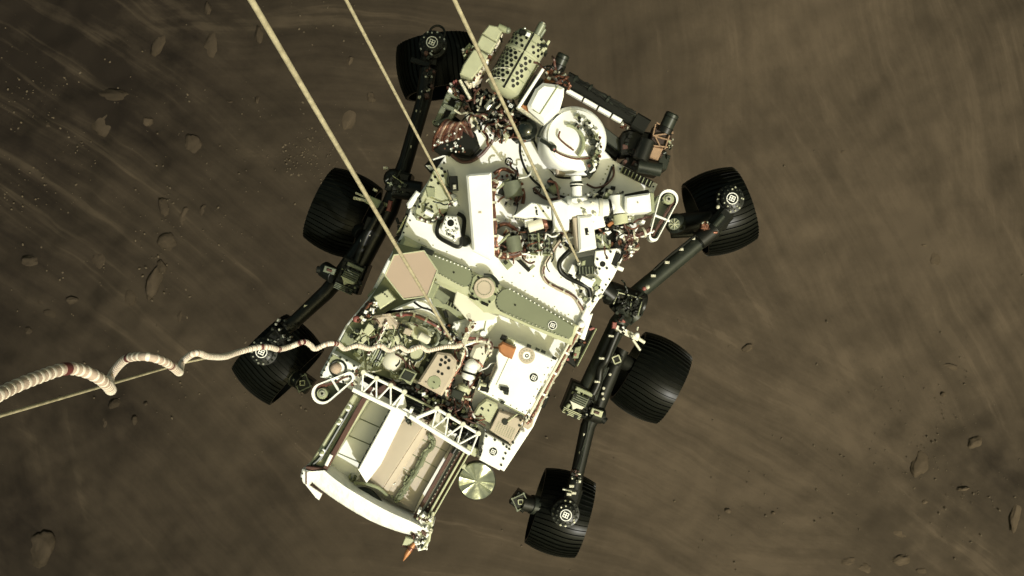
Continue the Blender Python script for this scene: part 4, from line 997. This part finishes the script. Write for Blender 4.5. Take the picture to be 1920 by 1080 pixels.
P = [(804,816,-.09),(812,828,-.09),(806,840,-.09),(796,850,-.09),(788,868,-.09),(776,888,-.09),(764,908,-.09),(752,926,-.09),(742,938,-.09)]
b.harness(P, 7, .012, .008, [OLIVE, SAGE, OLIVE], 122)
b.scatter([(800,842),(806,844),(748,945),(730,940),(738,926)], 30, -.12, (.0, .04), (2, 6), [OLIVE, SAGE, SAGE, OLIVE], 123)
b.scatter([(655,890),(668,895),(672,912),(655,912)], 20, -.16, (.0, .05), (2, 6), [OLIVE, GUN, SAGE], 124)
b.tube(smooth([(664,905,-.1),(690,908,-.08),(712,916,-.08),(726,930,-.08)], 4), .010, SAGE, 8); b.tube(smooth([(668,918,-.1),(690,920,-.1),(706,934,-.1),(716,948,-.1)], 4), .016, GUN, 8)
part(b, 'coolant_line', rg)
b = MB()       # left heat exchanger side
b.poly([(663,738),(692,750),(612,880),(575,878)], -.02, -.4, BEIGE, .006); 
b.tube([(660,760,-.012),(600,862,-.012)], .010, GUN, 8); b.tube([(668,762,-.012),(608,864,-.012)], .006, SAGE, 8); b.spline([(606,850,-.01),(596,862,-.01),(586,872,-.01),(598,876,-.01)], .010, GUN, 8)
for p in ((636,790),(604,848),(653,764)): b.cyl((p[0]-3, p[1]+6, .0), (p[0]+4, p[1]-6, .0), .012, WHITE); b.ball((p[0], p[1], .01), .012, SAGE)
hx = part(b, 'heat_exchanger', rg)
b = MB(); b.beam((696,724,.0), (608,882,.0), .028, .04, BROWN, .004); b.beam((612,880,.0), (575,876,.0), .02, .04, BROWN, .004); b.beam((622,852,.012), (612,872,.012), .020, .04, WHITE, .004); part(b, 'edge_strip', rg)
b = MB()       # right heat exchanger side: layered strips
for k, (m_, w_) in enumerate(((BROWN, 7), (WHITE, 4), (GUN, 3), (BROWN, 7), (BEIGE, 4), (BROWN, 5), (BEIGE, 3))):
    o = sum((7, 4, 3, 7, 4, 5, 3)[:k]) + w_/2
    b.beam((852 + o*.9, 832 + o*.45, -.09 - (k % 2)*.02), (776 + o*.9, 966 + o*.45, -.09 - (k % 2)*.02), w_/335, .10, m_, .003)
for p in b.row((858,846), (800,950), 14): b.ball((p[0]+2, p[1], -.05), .006, METAL, seg=8)
b.cyl((856,838,-.0), (848,850,-.0), .014, BLACK); b.box((884,845), 22, 16, -.05, -.2, BEIGE)
part(b, 'heat_exchanger', rg)
b = MB()       # bottom curved end band
out = smooth([W(568,884,-.02), W(594,912,-.03), W(648,950,-.03), W(702,980,-.03), W(757,1000,-.03), W(786,1004,-.03)], 5)
inn = smooth([W(608,882,.04), W(630,900,.05), W(659,920,.05), W(720,955,.05), W(775,980,.05), W(792,990,.04)], 5)
rg_ = []
for o_, i_ in zip(out, inn):
    m1 = (o_*.5 + i_*.5) + Vector((0, 0, .012)); 
    rg_.append([o_ - Vector((0, 0, .25)), o_, o_*.9 + i_*.1 + Vector((0, 0, .010)), m1, o_*.1 + i_*.9 + Vector((0, 0, .004)), i_, i_ - Vector((0, 0, .25))])
b.rings(rg_, CLOTH, closed=True)
b.poly([(566,880),(580,884),(578,912),(568,906),(563,894)], .04, -.2, WHITE, .008); b.poly([(570,906),(580,910),(604,926),(598,938),(592,934)], -.02, -.08, WHITE, .004, BROWN); b.tube([(574,884,.045),(574,908,.045)], .004, BROWN, 6); b.bolts([(567,888),(565,898)], .04, .006, GUN)
part(b, 'end_band', rg)
b = MB()
b.poly([(782,968),(800,974),(812,984),(800,1030),(784,1034),(776,1012),(790,1000)], .0, -.2, WHITE, .008); b.poly([(776,982),(800,1000),(798,1006),(772,988)], .015, -.05, BROWN, .003)
b.poly([(758,1012),(790,1018),(788,1032),(752,1026)], -.03, -.1, BROWN, .003); b.poly([(760,1008),(782,1012),(776,1024),(754,1022)], -.0, -.06, BEIGE, .003)
b.scatter([(770,1000),(812,980),(802,1028),(784,1032)], 40, -.0, (.0, .04), (2, 7), [WHITE, BEIGE, MLI, BROWN, GUN, WHITE], 131); b.scatter([(784,955),(812,968),(806,985),(780,975)], 26, -.0, (.0, .05), (2, 7), [WHITE, BEIGE, MLI, BROWN], 132)
b.tube([(812,960,.0),(804,1014,.0),(790,1030,.0)], .008, BEIGE, 8)
part(b, 'end_bracket', rg)
b = MB(); b.tube([(778,1018,.0),(770,1028,.0),(762,1040,.0),(756,1052,.0)], [.010, .017, .014, .002], ORANGE, 10); b.cyl((772,1026,.0),(768,1031,.0), .02, COPPER); part(b, 'orange_spike', rg)
def truss(chA, chB, nodes, z, name='truss'):
    b = MB(); 
    L = lambda c, t: (c[0][0]+(c[1][0]-c[0][0])*t, c[0][1]+(c[1][1]-c[0][1])*t, z)
    b.beam(L(chA, 0), L(chA, 1), .016, .026, WHITE, .003); b.beam(L(chB, -.0), L(chB, 1), .024, .03, WHITE, .004)
    for i, (ta, tb) in enumerate(nodes):
        b.beam(L(chA, ta), L(chB, tb), .009, .016, WHITE, .003)
        if i: b.beam(L(chB, nodes[i-1][1]), L(chA, ta), .010, .014, WHITE, .003)
        b.disc(L(chA, ta)[:2], .014, z+.017, z-.01, PANEL, 12)
    return part(b, name)
truss(((681,698),(758,735)), ((662,730),(742,768)), ((.0,.2),(.32,.55),(.67,.88),(1,1)), .05)
truss(((819,766),(897,813)), ((768,780),(882,850)), ((0,.36),(.28,.58),(.63,.78),(1,1)), .05)
b = MB(); b.beam((735,762,.02), (790,790,.02), .02, .04, WHITE); b.beam((781,783,.05), (820,767,.05), .02, .03, WHITE); b.beam((740,768,.03),(800,798,.03), .008, .02, WHITE); b.poly([(800,800),(824,768),(840,800),(830,822)], -.02, -.06, PANEL, .004); b.box((770,770), 6, 10, .07, .0, WHITE); b.ball((764,789,.0), .012, GUN); part(b, 'truss_joint')

# ------------------------------------------------------------------ wheels and suspension
def wheel(c, ax2, plate=None, label=None):
    A = Vector((ax2[0], -ax2[1], 0)).normalized(); o = W(c[0], c[1], ZW); w = .33; rm = .262
    b = MB(); prof = []
    for i in range(13):
        t = -1 + 2*i/12; prof.append((rm - .026*t*t, t*w/2))
    inner = [(r - .008, h) for r, h in prof[::-1]]
    inner = [(rm - .040, prof[-1][1])] + [(r - .012, h*.97) for r, h in prof[::-1]] + [(rm - .040, prof[0][1])]
    n = 96; x = A.orthogonal().normalized(); y = A.cross(x)
    allp = prof + inner; rings = [[o + A*h + (x*math.cos(2*math.pi*j/n) + y*math.sin(2*math.pi*j/n))*r for j in range(n)] for r, h in allp]
    b.rings(rings + [rings[0]], TREAD, cap0=False, cap1=False)
    for g in range(48):            # grousers: thin raised bars across the tread, gently bowed
        a0 = 2*math.pi*g/48; rg_ = []
        for i in range(9):
            t = -1 + 2*i/8; r = rm - .026*t*t; a = a0 + .02*math.sin(t*math.pi)
            e1 = x*math.cos(a) + y*math.sin(a); e2 = -x*math.sin(a) + y*math.cos(a); q = o + A*(t*w/2*.995)
            rg_.append([q + e1*(r-.003) - e2*.0045, q + e1*(r+.009) - e2*.0028, q + e1*(r+.009) + e2*.0028, q + e1*(r-.003) + e2*.0045])
        b.rings(rg_, TREAD)
    wo = part(b, 'wheel', None, label)
    b = MB()
    b.lathe(o - A*.06, A, [(.03, 0), (.075, .01), (.085, .05), (.085, .08), (.06, .12), (.03, .13)], BLACK, 28)
    for s in range(6):
        a = s*math.pi/3
        pts = []
        for i in range(7):
            t = i/6; aa = a + .7*math.sin(t*math.pi)*.6; r = .07 + t*(.232-.07)
            pts.append(o + (x*math.cos(aa) + y*math.sin(aa))*r + A*.02)
        b.tube(pts, .010, GUN, 8)
    part(b, 'hub', wo)
    return wo
WH = [((823,126), (.17,.98), 'front left wheel turned sideways in shadow'), ((644,400), (.91,.41), 'middle left wheel in shadow'), ((522,674), (.72,.69), 'rear left wheel turned outward behind the umbilical'),
      ((1349,397), (.94,-.33), 'front right wheel turned inward with a sunlit tread'), ((1220,708), (.88,.47), 'middle right wheel'), ((1050,961), (.955,.29), 'rear right wheel')]
for c, a, lb in WH: wheel(c, a, None, lb)

# steering actuators on the four corner wheels
def steer(c, z, axis2, foot, lab=None, boxed=None):
    b = MB(); o = W(c[0], c[1], z)
    b.lathe(o - Vector((0, 0, .16)), Vector((0, 0, 1)), [(.075, 0), (.085, .02), (.085, .10), (.065, .105), (.065, .15), (.05, .16)], BLACK, 36)
    s = F/(CZ-z)
    for r, k, rr in ((.076, 16, .006), (.055, 12, .005)):
        for i in range(k):
            a = i*2*math.pi/k; p = o + Vector((math.cos(a)*r, math.sin(a)*r, -.055 if r > .07 else .0))
            b.tube([p - Vector((0, 0, .01)), p + Vector((0, 0, .007))], rr, METAL if random.Random(i*7+int(c[0])).random() < .4 else GUN, 7)
    b.beam((*c, z-.12), (foot[0], foot[1], z-.14), .10, .10, BLACK, .02); b.cyl((*c, z-.1), (*c, z-.3), .06, BLACK)
    so_ = part(b, 'steering_actuator')
    b = MB(); marker(b, c, z+.001, .030, True); part(b, 'alignment_mark', so_)
    return so_
steer((1373,372), -.42, None, (1345,425)); steer((1061,966), -.42, None, (1078,915)); steer((810,79), -.42, None, (803,120)); steer((490,660), -.42, None, (525,625))
def drive_box(c, z, axis_to, fancy=True):
    b = MB()
    b.cyl((c[0], c[1], z-.02), (axis_to[0], axis_to[1], z-.12), .052, BLACK, 24); b.cyl((c[0]+(axis_to[0]-c[0])*.3, c[1]+(axis_to[1]-c[1])*.3, z-.05), (c[0]+(axis_to[0]-c[0])*.5, c[1]+(axis_to[1]-c[1])*.5, z-.07), .06, GUN, 24)
    b.box(c, 32, 30, z, z-.1, BLACK, -.2, .008)
    if fancy:
        for a in range(4):
            k = a*math.pi/2 + .35; p = (c[0]+17*math.cos(k), c[1]+17*math.sin(k)); q = (c[0]+17*math.cos(k+math.pi/2), c[1]+17*math.sin(k+math.pi/2)); b.beam((*p, z+.004), (*q, z+.004), .008, .012, GREY, .002)
            p2 = (c[0]+6*math.cos(k+.4), c[1]+6*math.sin(k+.4)); q2 = (c[0]+6*math.cos(k+.4+math.pi/2), c[1]+6*math.sin(k+.4+math.pi/2)); b.beam((*p2, z+.004), (*q2, z+.004), .006, .012, BEIGE, .002)
            b.ball((*p, z+.004), .009, GREY, seg=8)
    return part(b, 'drive_motor')
drive_box((976,941), -.6, (1040,955)); drive_box((567,718), -.6, (530,690))
b = MB(); b.cyl((1262,421,-.5), (1330,412,-.6), .062, BLACK, 28); b.ball((1268,420,-.5), .066, GUN); b.disc((1264,420), .036, -.43, -.5, GREY); 
for i in range(8): a = i*.785; b.beam((1264, 420, -.425), (1264+10*math.cos(a), 420+10*math.sin(a), -.425), .006, .008, BEIGE, .002)
b.bolts([(1264,420)], -.42, .008, METAL); b.cyl((1258,438,-.55), (1300,436,-.55), .03, BLACK)
part(b, 'drive_motor')

def clips(b, pts, r):
    for p in pts: b.box(p[:2], 9, 5, p[2]+r+.006, p[2]+r-.02, MLI, .4, .002)
# right rocker, front arm
b = MB()
b.tube([(1178,566,-.34),(1200,545,-.36),(1345,425,-.42)], [.055, .05, .046], GUN, 24); 
clips(b, [(1299,447,-.39),(1277,467,-.38),(1251,492,-.37),(1225,517,-.36)], .048)
b.beam((1330,434,-.38), (1362,400,-.40), .10, .09, BLACK, .02); b.cyl((1310,452,-.36), (1340,428,-.37), .055, BLACK)
b.box((1322,424), 14, 12, -.30, -.36, COPPER, .3); b.cyl((1338,424,-.33), (1356,404,-.34), .02, GUN); b.ball((1346,388,-.34), .012, MLI)
b.scatter([(1312,420),(1332,412),(1345,430),(1326,444)], 18, -.34, (.0, .05), (2, 7), [GUN, METAL, COPPER, BROWN, BLACK], 141)
b.harness([(1226,505,-.32),(1262,474,-.33),(1318,430,-.34)], 3, .006, .006, [BLACK, GUN], 142)
part(b, 'rocker_arm', None, 'black rocker tube with pale clips reaching to the front right wheel')
# right knuckle
b = MB()
b.cyl((1140,548,-.25), (1205,572,-.3), .07, BLACK, 28); b.cyl((1160,560,-.24), (1190,590,-.3), .075, GUN, 28); b.box((1186,566), 46, 34, -.2, -.42, BLACK, .1, .012)
b.beam((1158,548,-.19), (1204,560,-.19), .007, .012, BEIGE, .002); b.beam((1160,548,-.19), (1150,570,-.19), .006, .012, BEIGE, .002); b.beam((1185,556,-.19), (1180,588,-.19), .006, .012, SAGE, .002); b.beam((1204,562,-.19), (1196,592,-.19), .006, .012, SAGE, .002)
b.ball((1208,541,-.22), .013, RED); b.ball((1214,538,-.22), .014, MLI); b.cyl((1130,540,-.2), (1150,556,-.22), .05, BLACK)
b.scatter([(1135,535),(1210,555),(1205,590),(1165,600),(1140,570)], 40, -.2, (-.02, .05), (3, 9), [BLACK, BLACK, BLACK, GUN, GUN], 143); b.wires([(1140,540),(1205,555),(1200,595),(1160,590)], 14, -.18, (-.02, .02), 26, .006, [BLACK, BLACK, GUN], 144)
part(b, 'rocker_pivot')
# right rocker, rear arm
b = MB()
b.tube([(1172,590,-.34),(1160,605,-.36),(1100,728,-.45)], [.052, .055, .050], GUN, 24); b.tube(smooth([(1158,622,-.28),(1146,650,-.29),(1136,676,-.30),(1126,690,-.33),(1122,716,-.36),(1112,738,-.38)], 5), .022, BLACK, 12)
for p in ((1146,630),(1128,672),(1120,716)): b.box(p, 10, 4, -.26, -.32, MLI, .35, .002)
b.box((1152,610), 8, 12, -.27, -.32, RED, .3); b.box((1167,601), 12, 7, -.26, -.32, RED, .2)
part(b, 'rocker_arm', None, 'paired black tubes of the rocker running to the rear right')
b = MB()       # pale connector pointing at the middle wheel
b.beam((1154,614,-.3), (1196,634,-.34), .035, .03, PANEL); b.beam((1190,630,-.33), (1208,642,-.36), .02, .02, MLI); b.beam((1186,636,-.33), (1200,656,-.36), .015, .02, MLI); b.ball((1194,628,-.3), .016, WHITE); b.cyl((1194,620,-.28),(1196,612,-.28), .008, METAL)
b.scatter([(1152,606),(1180,618),(1190,636),(1165,628)], 20, -.32, (.0, .05), (2, 7), [METAL, MLI, WHITE, GUN, BLACK], 145)
part(b, 'cable_connector', None, 'pale connector beside the middle right wheel')
b = MB()
b.beam((690,374,-.36), (726,390,-.32), .05, .03, SAGE); b.beam((664,371,-.4), (694,378,-.36), .018, .02, MLI); b.beam((668,362,-.4), (690,372,-.36), .012, .02, MLI); b.poly([(712,382),(718,376),(720,388)], -.29, -.33, BLACK, .002); b.box((730,386), 8, 20, -.3, -.36, RED, .2); b.box((703,356), 8, 5, -.34, -.38, MLI)
part(b, 'cable_connector', None, 'pale connector beside the middle left wheel')
# right bogie
b = MB()
b.tube([(1168,655,-.55),(1150,690,-.55),(1118,765,-.54),(1102,800,-.53),(1082,890,-.5),(1077,915,-.5)], [.04, .045, .052, .046, .04, .046], BLACK, 20)
clips(b, [(1098,815,-.53),(1090,849,-.52),(1076,925,-.46),(1072,912,-.46),(1085,903,-.46),(1067,927,-.44)], .042)
b.box((1156,674), 18, 20, -.46, -.6, BLACK, 0, .004); 
for k in range(4): a = k*1.571+.4; b.beam((1156+9*math.cos(a), 674+9*math.sin(a), -.455), (1156+9*math.cos(a+1.57), 674+9*math.sin(a+1.57), -.455), .008, .012, BEIGE, .002)
b.cyl((1160,672,-.6), (1210,700,-.8), .05, BLACK, 20); b.bolts([(1144,702),(1132,728),(1130,738),(1131,748)], -.48, .010, MLI); b.box((1078,888), 14, 8, -.44, -.5, BROWN)
b.beam((1055,917,-.42), (1072,921,-.42), .012, .02, METAL); b.harness([(1140,690,-.48),(1120,740,-.48),(1098,830,-.48),(1080,890,-.44)], 4, .01, .007, [BLACK, GUN], 146)
b.scatter([(1060,920),(1090,900),(1092,880),(1072,878)], 14, -.44, (.0, .03), (2, 6), [BLACK, GUN, METAL, BROWN], 147)
part(b, 'bogie_arm', None, 'black bogie arm joining the two rear right wheels')
def bogie_pivot(c, s, seed, dim):
    b = MB(); sx = s
    b.box(c, 50, 60, -.40, -.58, BLACK, .05, .012)
    b.box(uv(c, 2, 18), 34, 7, -.36, -.42, SAGE if not dim else GREY, 0); b.poly([uv(c, -14, 10), uv(c, 16, 10), uv(c, 16, -10), uv(c, -14, -10)], -.36, -.42, GREY, .004)
    for k in range(5): b.box(uv(c, 1, 8-k*4), 28, 1.4, -.352, -.37, GUN, 0, .001)
    b.poly([uv(c, -16, -8), uv(c, 14, -8), uv(c, 12, -14), uv(c, 2, -16), uv(c, -4, -22), uv(c, -8, -15)], -.345, -.4, PANEL if not dim else BEIGE, .003)
    for k in range(4): b.box(uv(c, -2, -24-k*3), 36, 1.6, -.37, -.42, BEIGE if not dim else GREY, 0, .001)
    b.cyl((*uv(c, 26*sx, -14), -.4), (*uv(c, 50*sx, -10), -.45), .05, BLACK, 20); b.scatter([uv(c, -24, 20), uv(c, 26, 20), uv(c, 26, -34), uv(c, -24, -34)], 30, -.4, (.0, .05), (2, 8), [BLACK, BLACK, GUN, SAGE, METAL], seed)
    b.box(uv(c, 40*sx, -8), 22, 12, -.36, -.45, BEIGE if not dim else GREY, .1); b.box(uv(c, 40*sx, -8), 10, 5, -.35, -.4, BROWN, .1); b.cyl((*uv(c, 46*sx, -12), -.42), (*uv(c, 62*sx, -16), -.42), .022, BLACK)
    return part(b, 'bogie_pivot')
bogie_pivot((1086,750), 1, 151, False); bogie_pivot((657,516), -1, 152, True)
# left rocker: front arm, knuckle, rear arm, bogie
b = MB()
b.tube([(748,340,-.34),(762,300,-.36),(794,190,-.42),(803,130,-.42)], [.05, .044, .046, .05], BLACK, 24); clips(b, [(767,275,-.37),(784,208,-.40),(788,182,-.40)], .044)
b.scatter([(786,180),(812,180),(812,100),(795,95)], 26, -.37, (.0, .05), (3, 9), [BLACK, BLACK, GUN, BROWN, METAL], 161); b.harness([(752,322,-.3),(770,260,-.33),(796,170,-.36)], 3, .006, .006, [BLACK, GUN], 162)
b.ring(W(820,62,-.5), .045, .007, BLACK); b.beam((772,112,-.4),(806,122,-.38), .03, .03, BLACK)
part(b, 'rocker_arm', None, 'black rocker tube reaching to the front left wheel')
b = MB()
b.cyl((738,352,-.25), (790,360,-.25), .06, BLACK, 24); b.box((746,340), 44, 40, -.22, -.42, BLACK, .2, .015); b.ball((738,335,-.26), .06, BLACK); b.beam((736,330,-.2), (760,346,-.2), .007, .012, SAGE, .002); b.beam((726,342,-.2), (744,350,-.2), .006, .012, SAGE, .002)
b.beam((736,348,-.2), (752,318,-.2), .007, .012, GUN, .002); b.scatter([(726,320),(765,325),(775,365),(735,370)], 30, -.22, (.0, .05), (3, 9), [BLACK, BLACK, GUN, GREY], 163)
part(b, 'rocker_pivot')
b = MB()
b.tube([(742,360,-.36),(730,392,-.38),(672,505,-.45)], [.052, .058, .052], BLACK, 24); b.tube(smooth([(720,385,-.3),(700,420,-.32),(685,448,-.34),(670,490,-.4)], 5), .024, BLACK, 12); clips(b, [(690,440,-.34),(680,452,-.36),(723,315,-.3)], .02); b.box((692,420), 16, 26, -.34, -.5, BLACK, .1)
part(b, 'rocker_arm', None, 'black rocker tubes beside the middle left wheel')
b = MB()
b.tube([(690,440,-.6),(662,480,-.56),(636,520,-.54),(612,548,-.53),(556,600,-.5),(535,617,-.48)], [.04, .045, .05, .048, .042, .046], BLACK, 20); clips(b, [(599,556,-.53),(574,574,-.52),(545,605,-.5)], .042)
b.cyl((680,440,-.6), (650,405,-.8), .05, BLACK, 20); b.box((618,514), 26, 14, -.42, -.54, BLACK, .2); b.box((618,514), 14, 6, -.40, -.45, BROWN, .2); b.scatter([(510,600),(545,600),(560,615),(530,650),(505,640)], 30, -.42, (.0, .04), (2, 6), [BLACK, GUN, METAL, BLACK], 164)
part(b, 'bogie_arm', None, 'black bogie arm reaching to the rear left wheel')

# ------------------------------------------------------------------ cords and umbilical
def rope_mat(name, c1, c2, sc):
    m = mat(name, c1, .8, var=.2, scale=30, bump=.3, bscale=220, dist=.003, col2=c2)
    return m
ROPE = rope_mat('woven_cord', (.40, .355, .245), (.27, .235, .155), 1)
def lerp_d(a, b, t):
    """straight 3-D line"""
    A, B = V3(a), V3(b); return A + (B-A)*t
def bridle(a, b, r, label, seed):
    """a at the rover (px, py, z), b at the picture edge; carried on past the edge to the descent stage"""
    A, B = V3(a), V3(b); E = A + (B-A)*1.28
    b_ = MB(); n = 60; rnd = random.Random(seed); D = (E-A)
    b_.tube([A + D*(i/n) for i in range(n+1)], r, ROPE, 14)
    o = b_.build('bridle_cord')
    f_ = MB(); u = D.normalized(); f_.cyl(A - u*.03, A + u*.03, r*1.8, METAL, 14); f_.cyl(A - u*.05, A - u*.03, r*2.6, GUN, 14); f_.cyl(A + u*.03, A + u*.05, r*1.35, GUN, 14); part(f_, 'end_fitting', o)
    tag(o, label, 'cord', 'bridle cords holding the rover')
bridle((848,640,.02), (470,-2,3.75), .0072, 'long taut cord passing over the tan hexagonal antenna, thickest at the top', 1)
bridle((848,378,.12), (648,-2,2.6), .0060, 'shortest taut cord tied beside the tall white box at the deck corner', 2)
bridle((1086,494,.12), (851,-2,3.0), .0064, 'taut cord crossing the perforated turret and the folded mast, rightmost of the three', 3)

UMB = mat('umbilical_sleeve', (.46, .36, .30), .7, var=.15, scale=20, bump=.3, bscale=60)
WRAP = mat('umbilical_wrap', (.74, .67, .59), .6, var=.1)
BAND = mat('dark_red_band', (.10, .022, .022), .6)
path = [(-60,770,1.62),(-6,742,1.68),(25,726,1.74),(75,706,1.82),(120,692,1.9),(150,694,1.95),(180,706,2.0),(200,721,2.08),(208,731,2.25),(207,724,2.75),(207,708,3.1),(222,686,3.0),(242,671,2.85),(275,669,2.8),(305,677,2.85),(325,689,2.95),(336,698,3.15),(338,692,3.7),(342,679,3.95),(357,666,3.8),(372,662,3.8),(390,668,3.9),(420,669,4.1),(445,661,4.25),(480,652,4.35),(505,651,4.4),(522,655,4.5),(544,650,4.6),(569,641,4.6),(582,647,4.7),(591,654,4.85),(613,645,4.85),(634,645,4.9),(646,654,5.05),(670,648,5.1),(693,654,5.2),(713,648,5.2),(729,657,5.35),(749,650,5.4),(764,658,5.5),(787,650,5.55),(800,657,5.65),(813,655,5.7),(836,650,5.75),(852,650,5.8),(867,645,5.85)]
def umbilical():
    b = MB(); P = smooth([W(x, y, CZ-d) for x, y, d in path], 8); r = .0108
    Q = [P[0]]                                   # resample evenly
    acc = 0; step = .005
    for p, q in zip(P[:-1], P[1:]):
        L = (q-p).length
        while acc + L >= step:
            t = (step-acc)/L; p = p.lerp(q, t); Q.append(p); L = (q-p).length; acc = 0
        acc += L
    k = len(Q); taper = lambda i: r*(1.0 + .05*i/k)
    b.tube(Q, [taper(i) for i in range(k)], UMB, 16)
    gap = 5; reds = set()
    def pix(v): d = CZ - v.z; return (960 + v.x/d*F, 540 - v.y/d*F)
    for x_ in ((122,692),(243,671),(318,684),(491,650),(522,655),(566,641),(629,645)):
        reds.add(min(range(k), key=lambda i: (pix(Q[i])[0]-x_[0])**2 + (pix(Q[i])[1]-x_[1])**2))
    at = []; i = 4; rw = random.Random(4)
    while i < k-3: at.append(i); i += (rw.choice((4, 5, 5)) if i < k*.40 else rw.choice((2, 3, 3)))
    for i in at:
        red = any(-2 <= i-j < 3 for j in reds)
        m_ = BAND if red else WRAP
        ww = 2 if i < k//3 else 1
        seg = Q[i-ww:i+ww+1] if red else [Q[i].lerp(Q[i-1], .75), Q[i], Q[i].lerp(Q[i+1], .75)]
        b.tube(seg, [taper(i)*(1.03 if j in (0, len(seg)-1) else 1.09) for j in range(len(seg))], m_, 16)
    o = b.build('umbilical_cable'); tag(o, 'pale coiled umbilical cable with light wraps and dark red bands running in from the left', 'cable')
umbilical()
b = MB(); A, B = W(-40,791,CZ-2.6), W(345,680,CZ-4.3); r = .0048; C_ = W(470,654,CZ-4.55); pts = [A + (B-A)*(i/30) for i in range(31)] + [C_]
b.tube(pts, r, ROPE, 12); 
o = b.build('tether_cord'); tag(o, 'thin straight tether cord passing behind the coiled umbilical at left', 'cord')
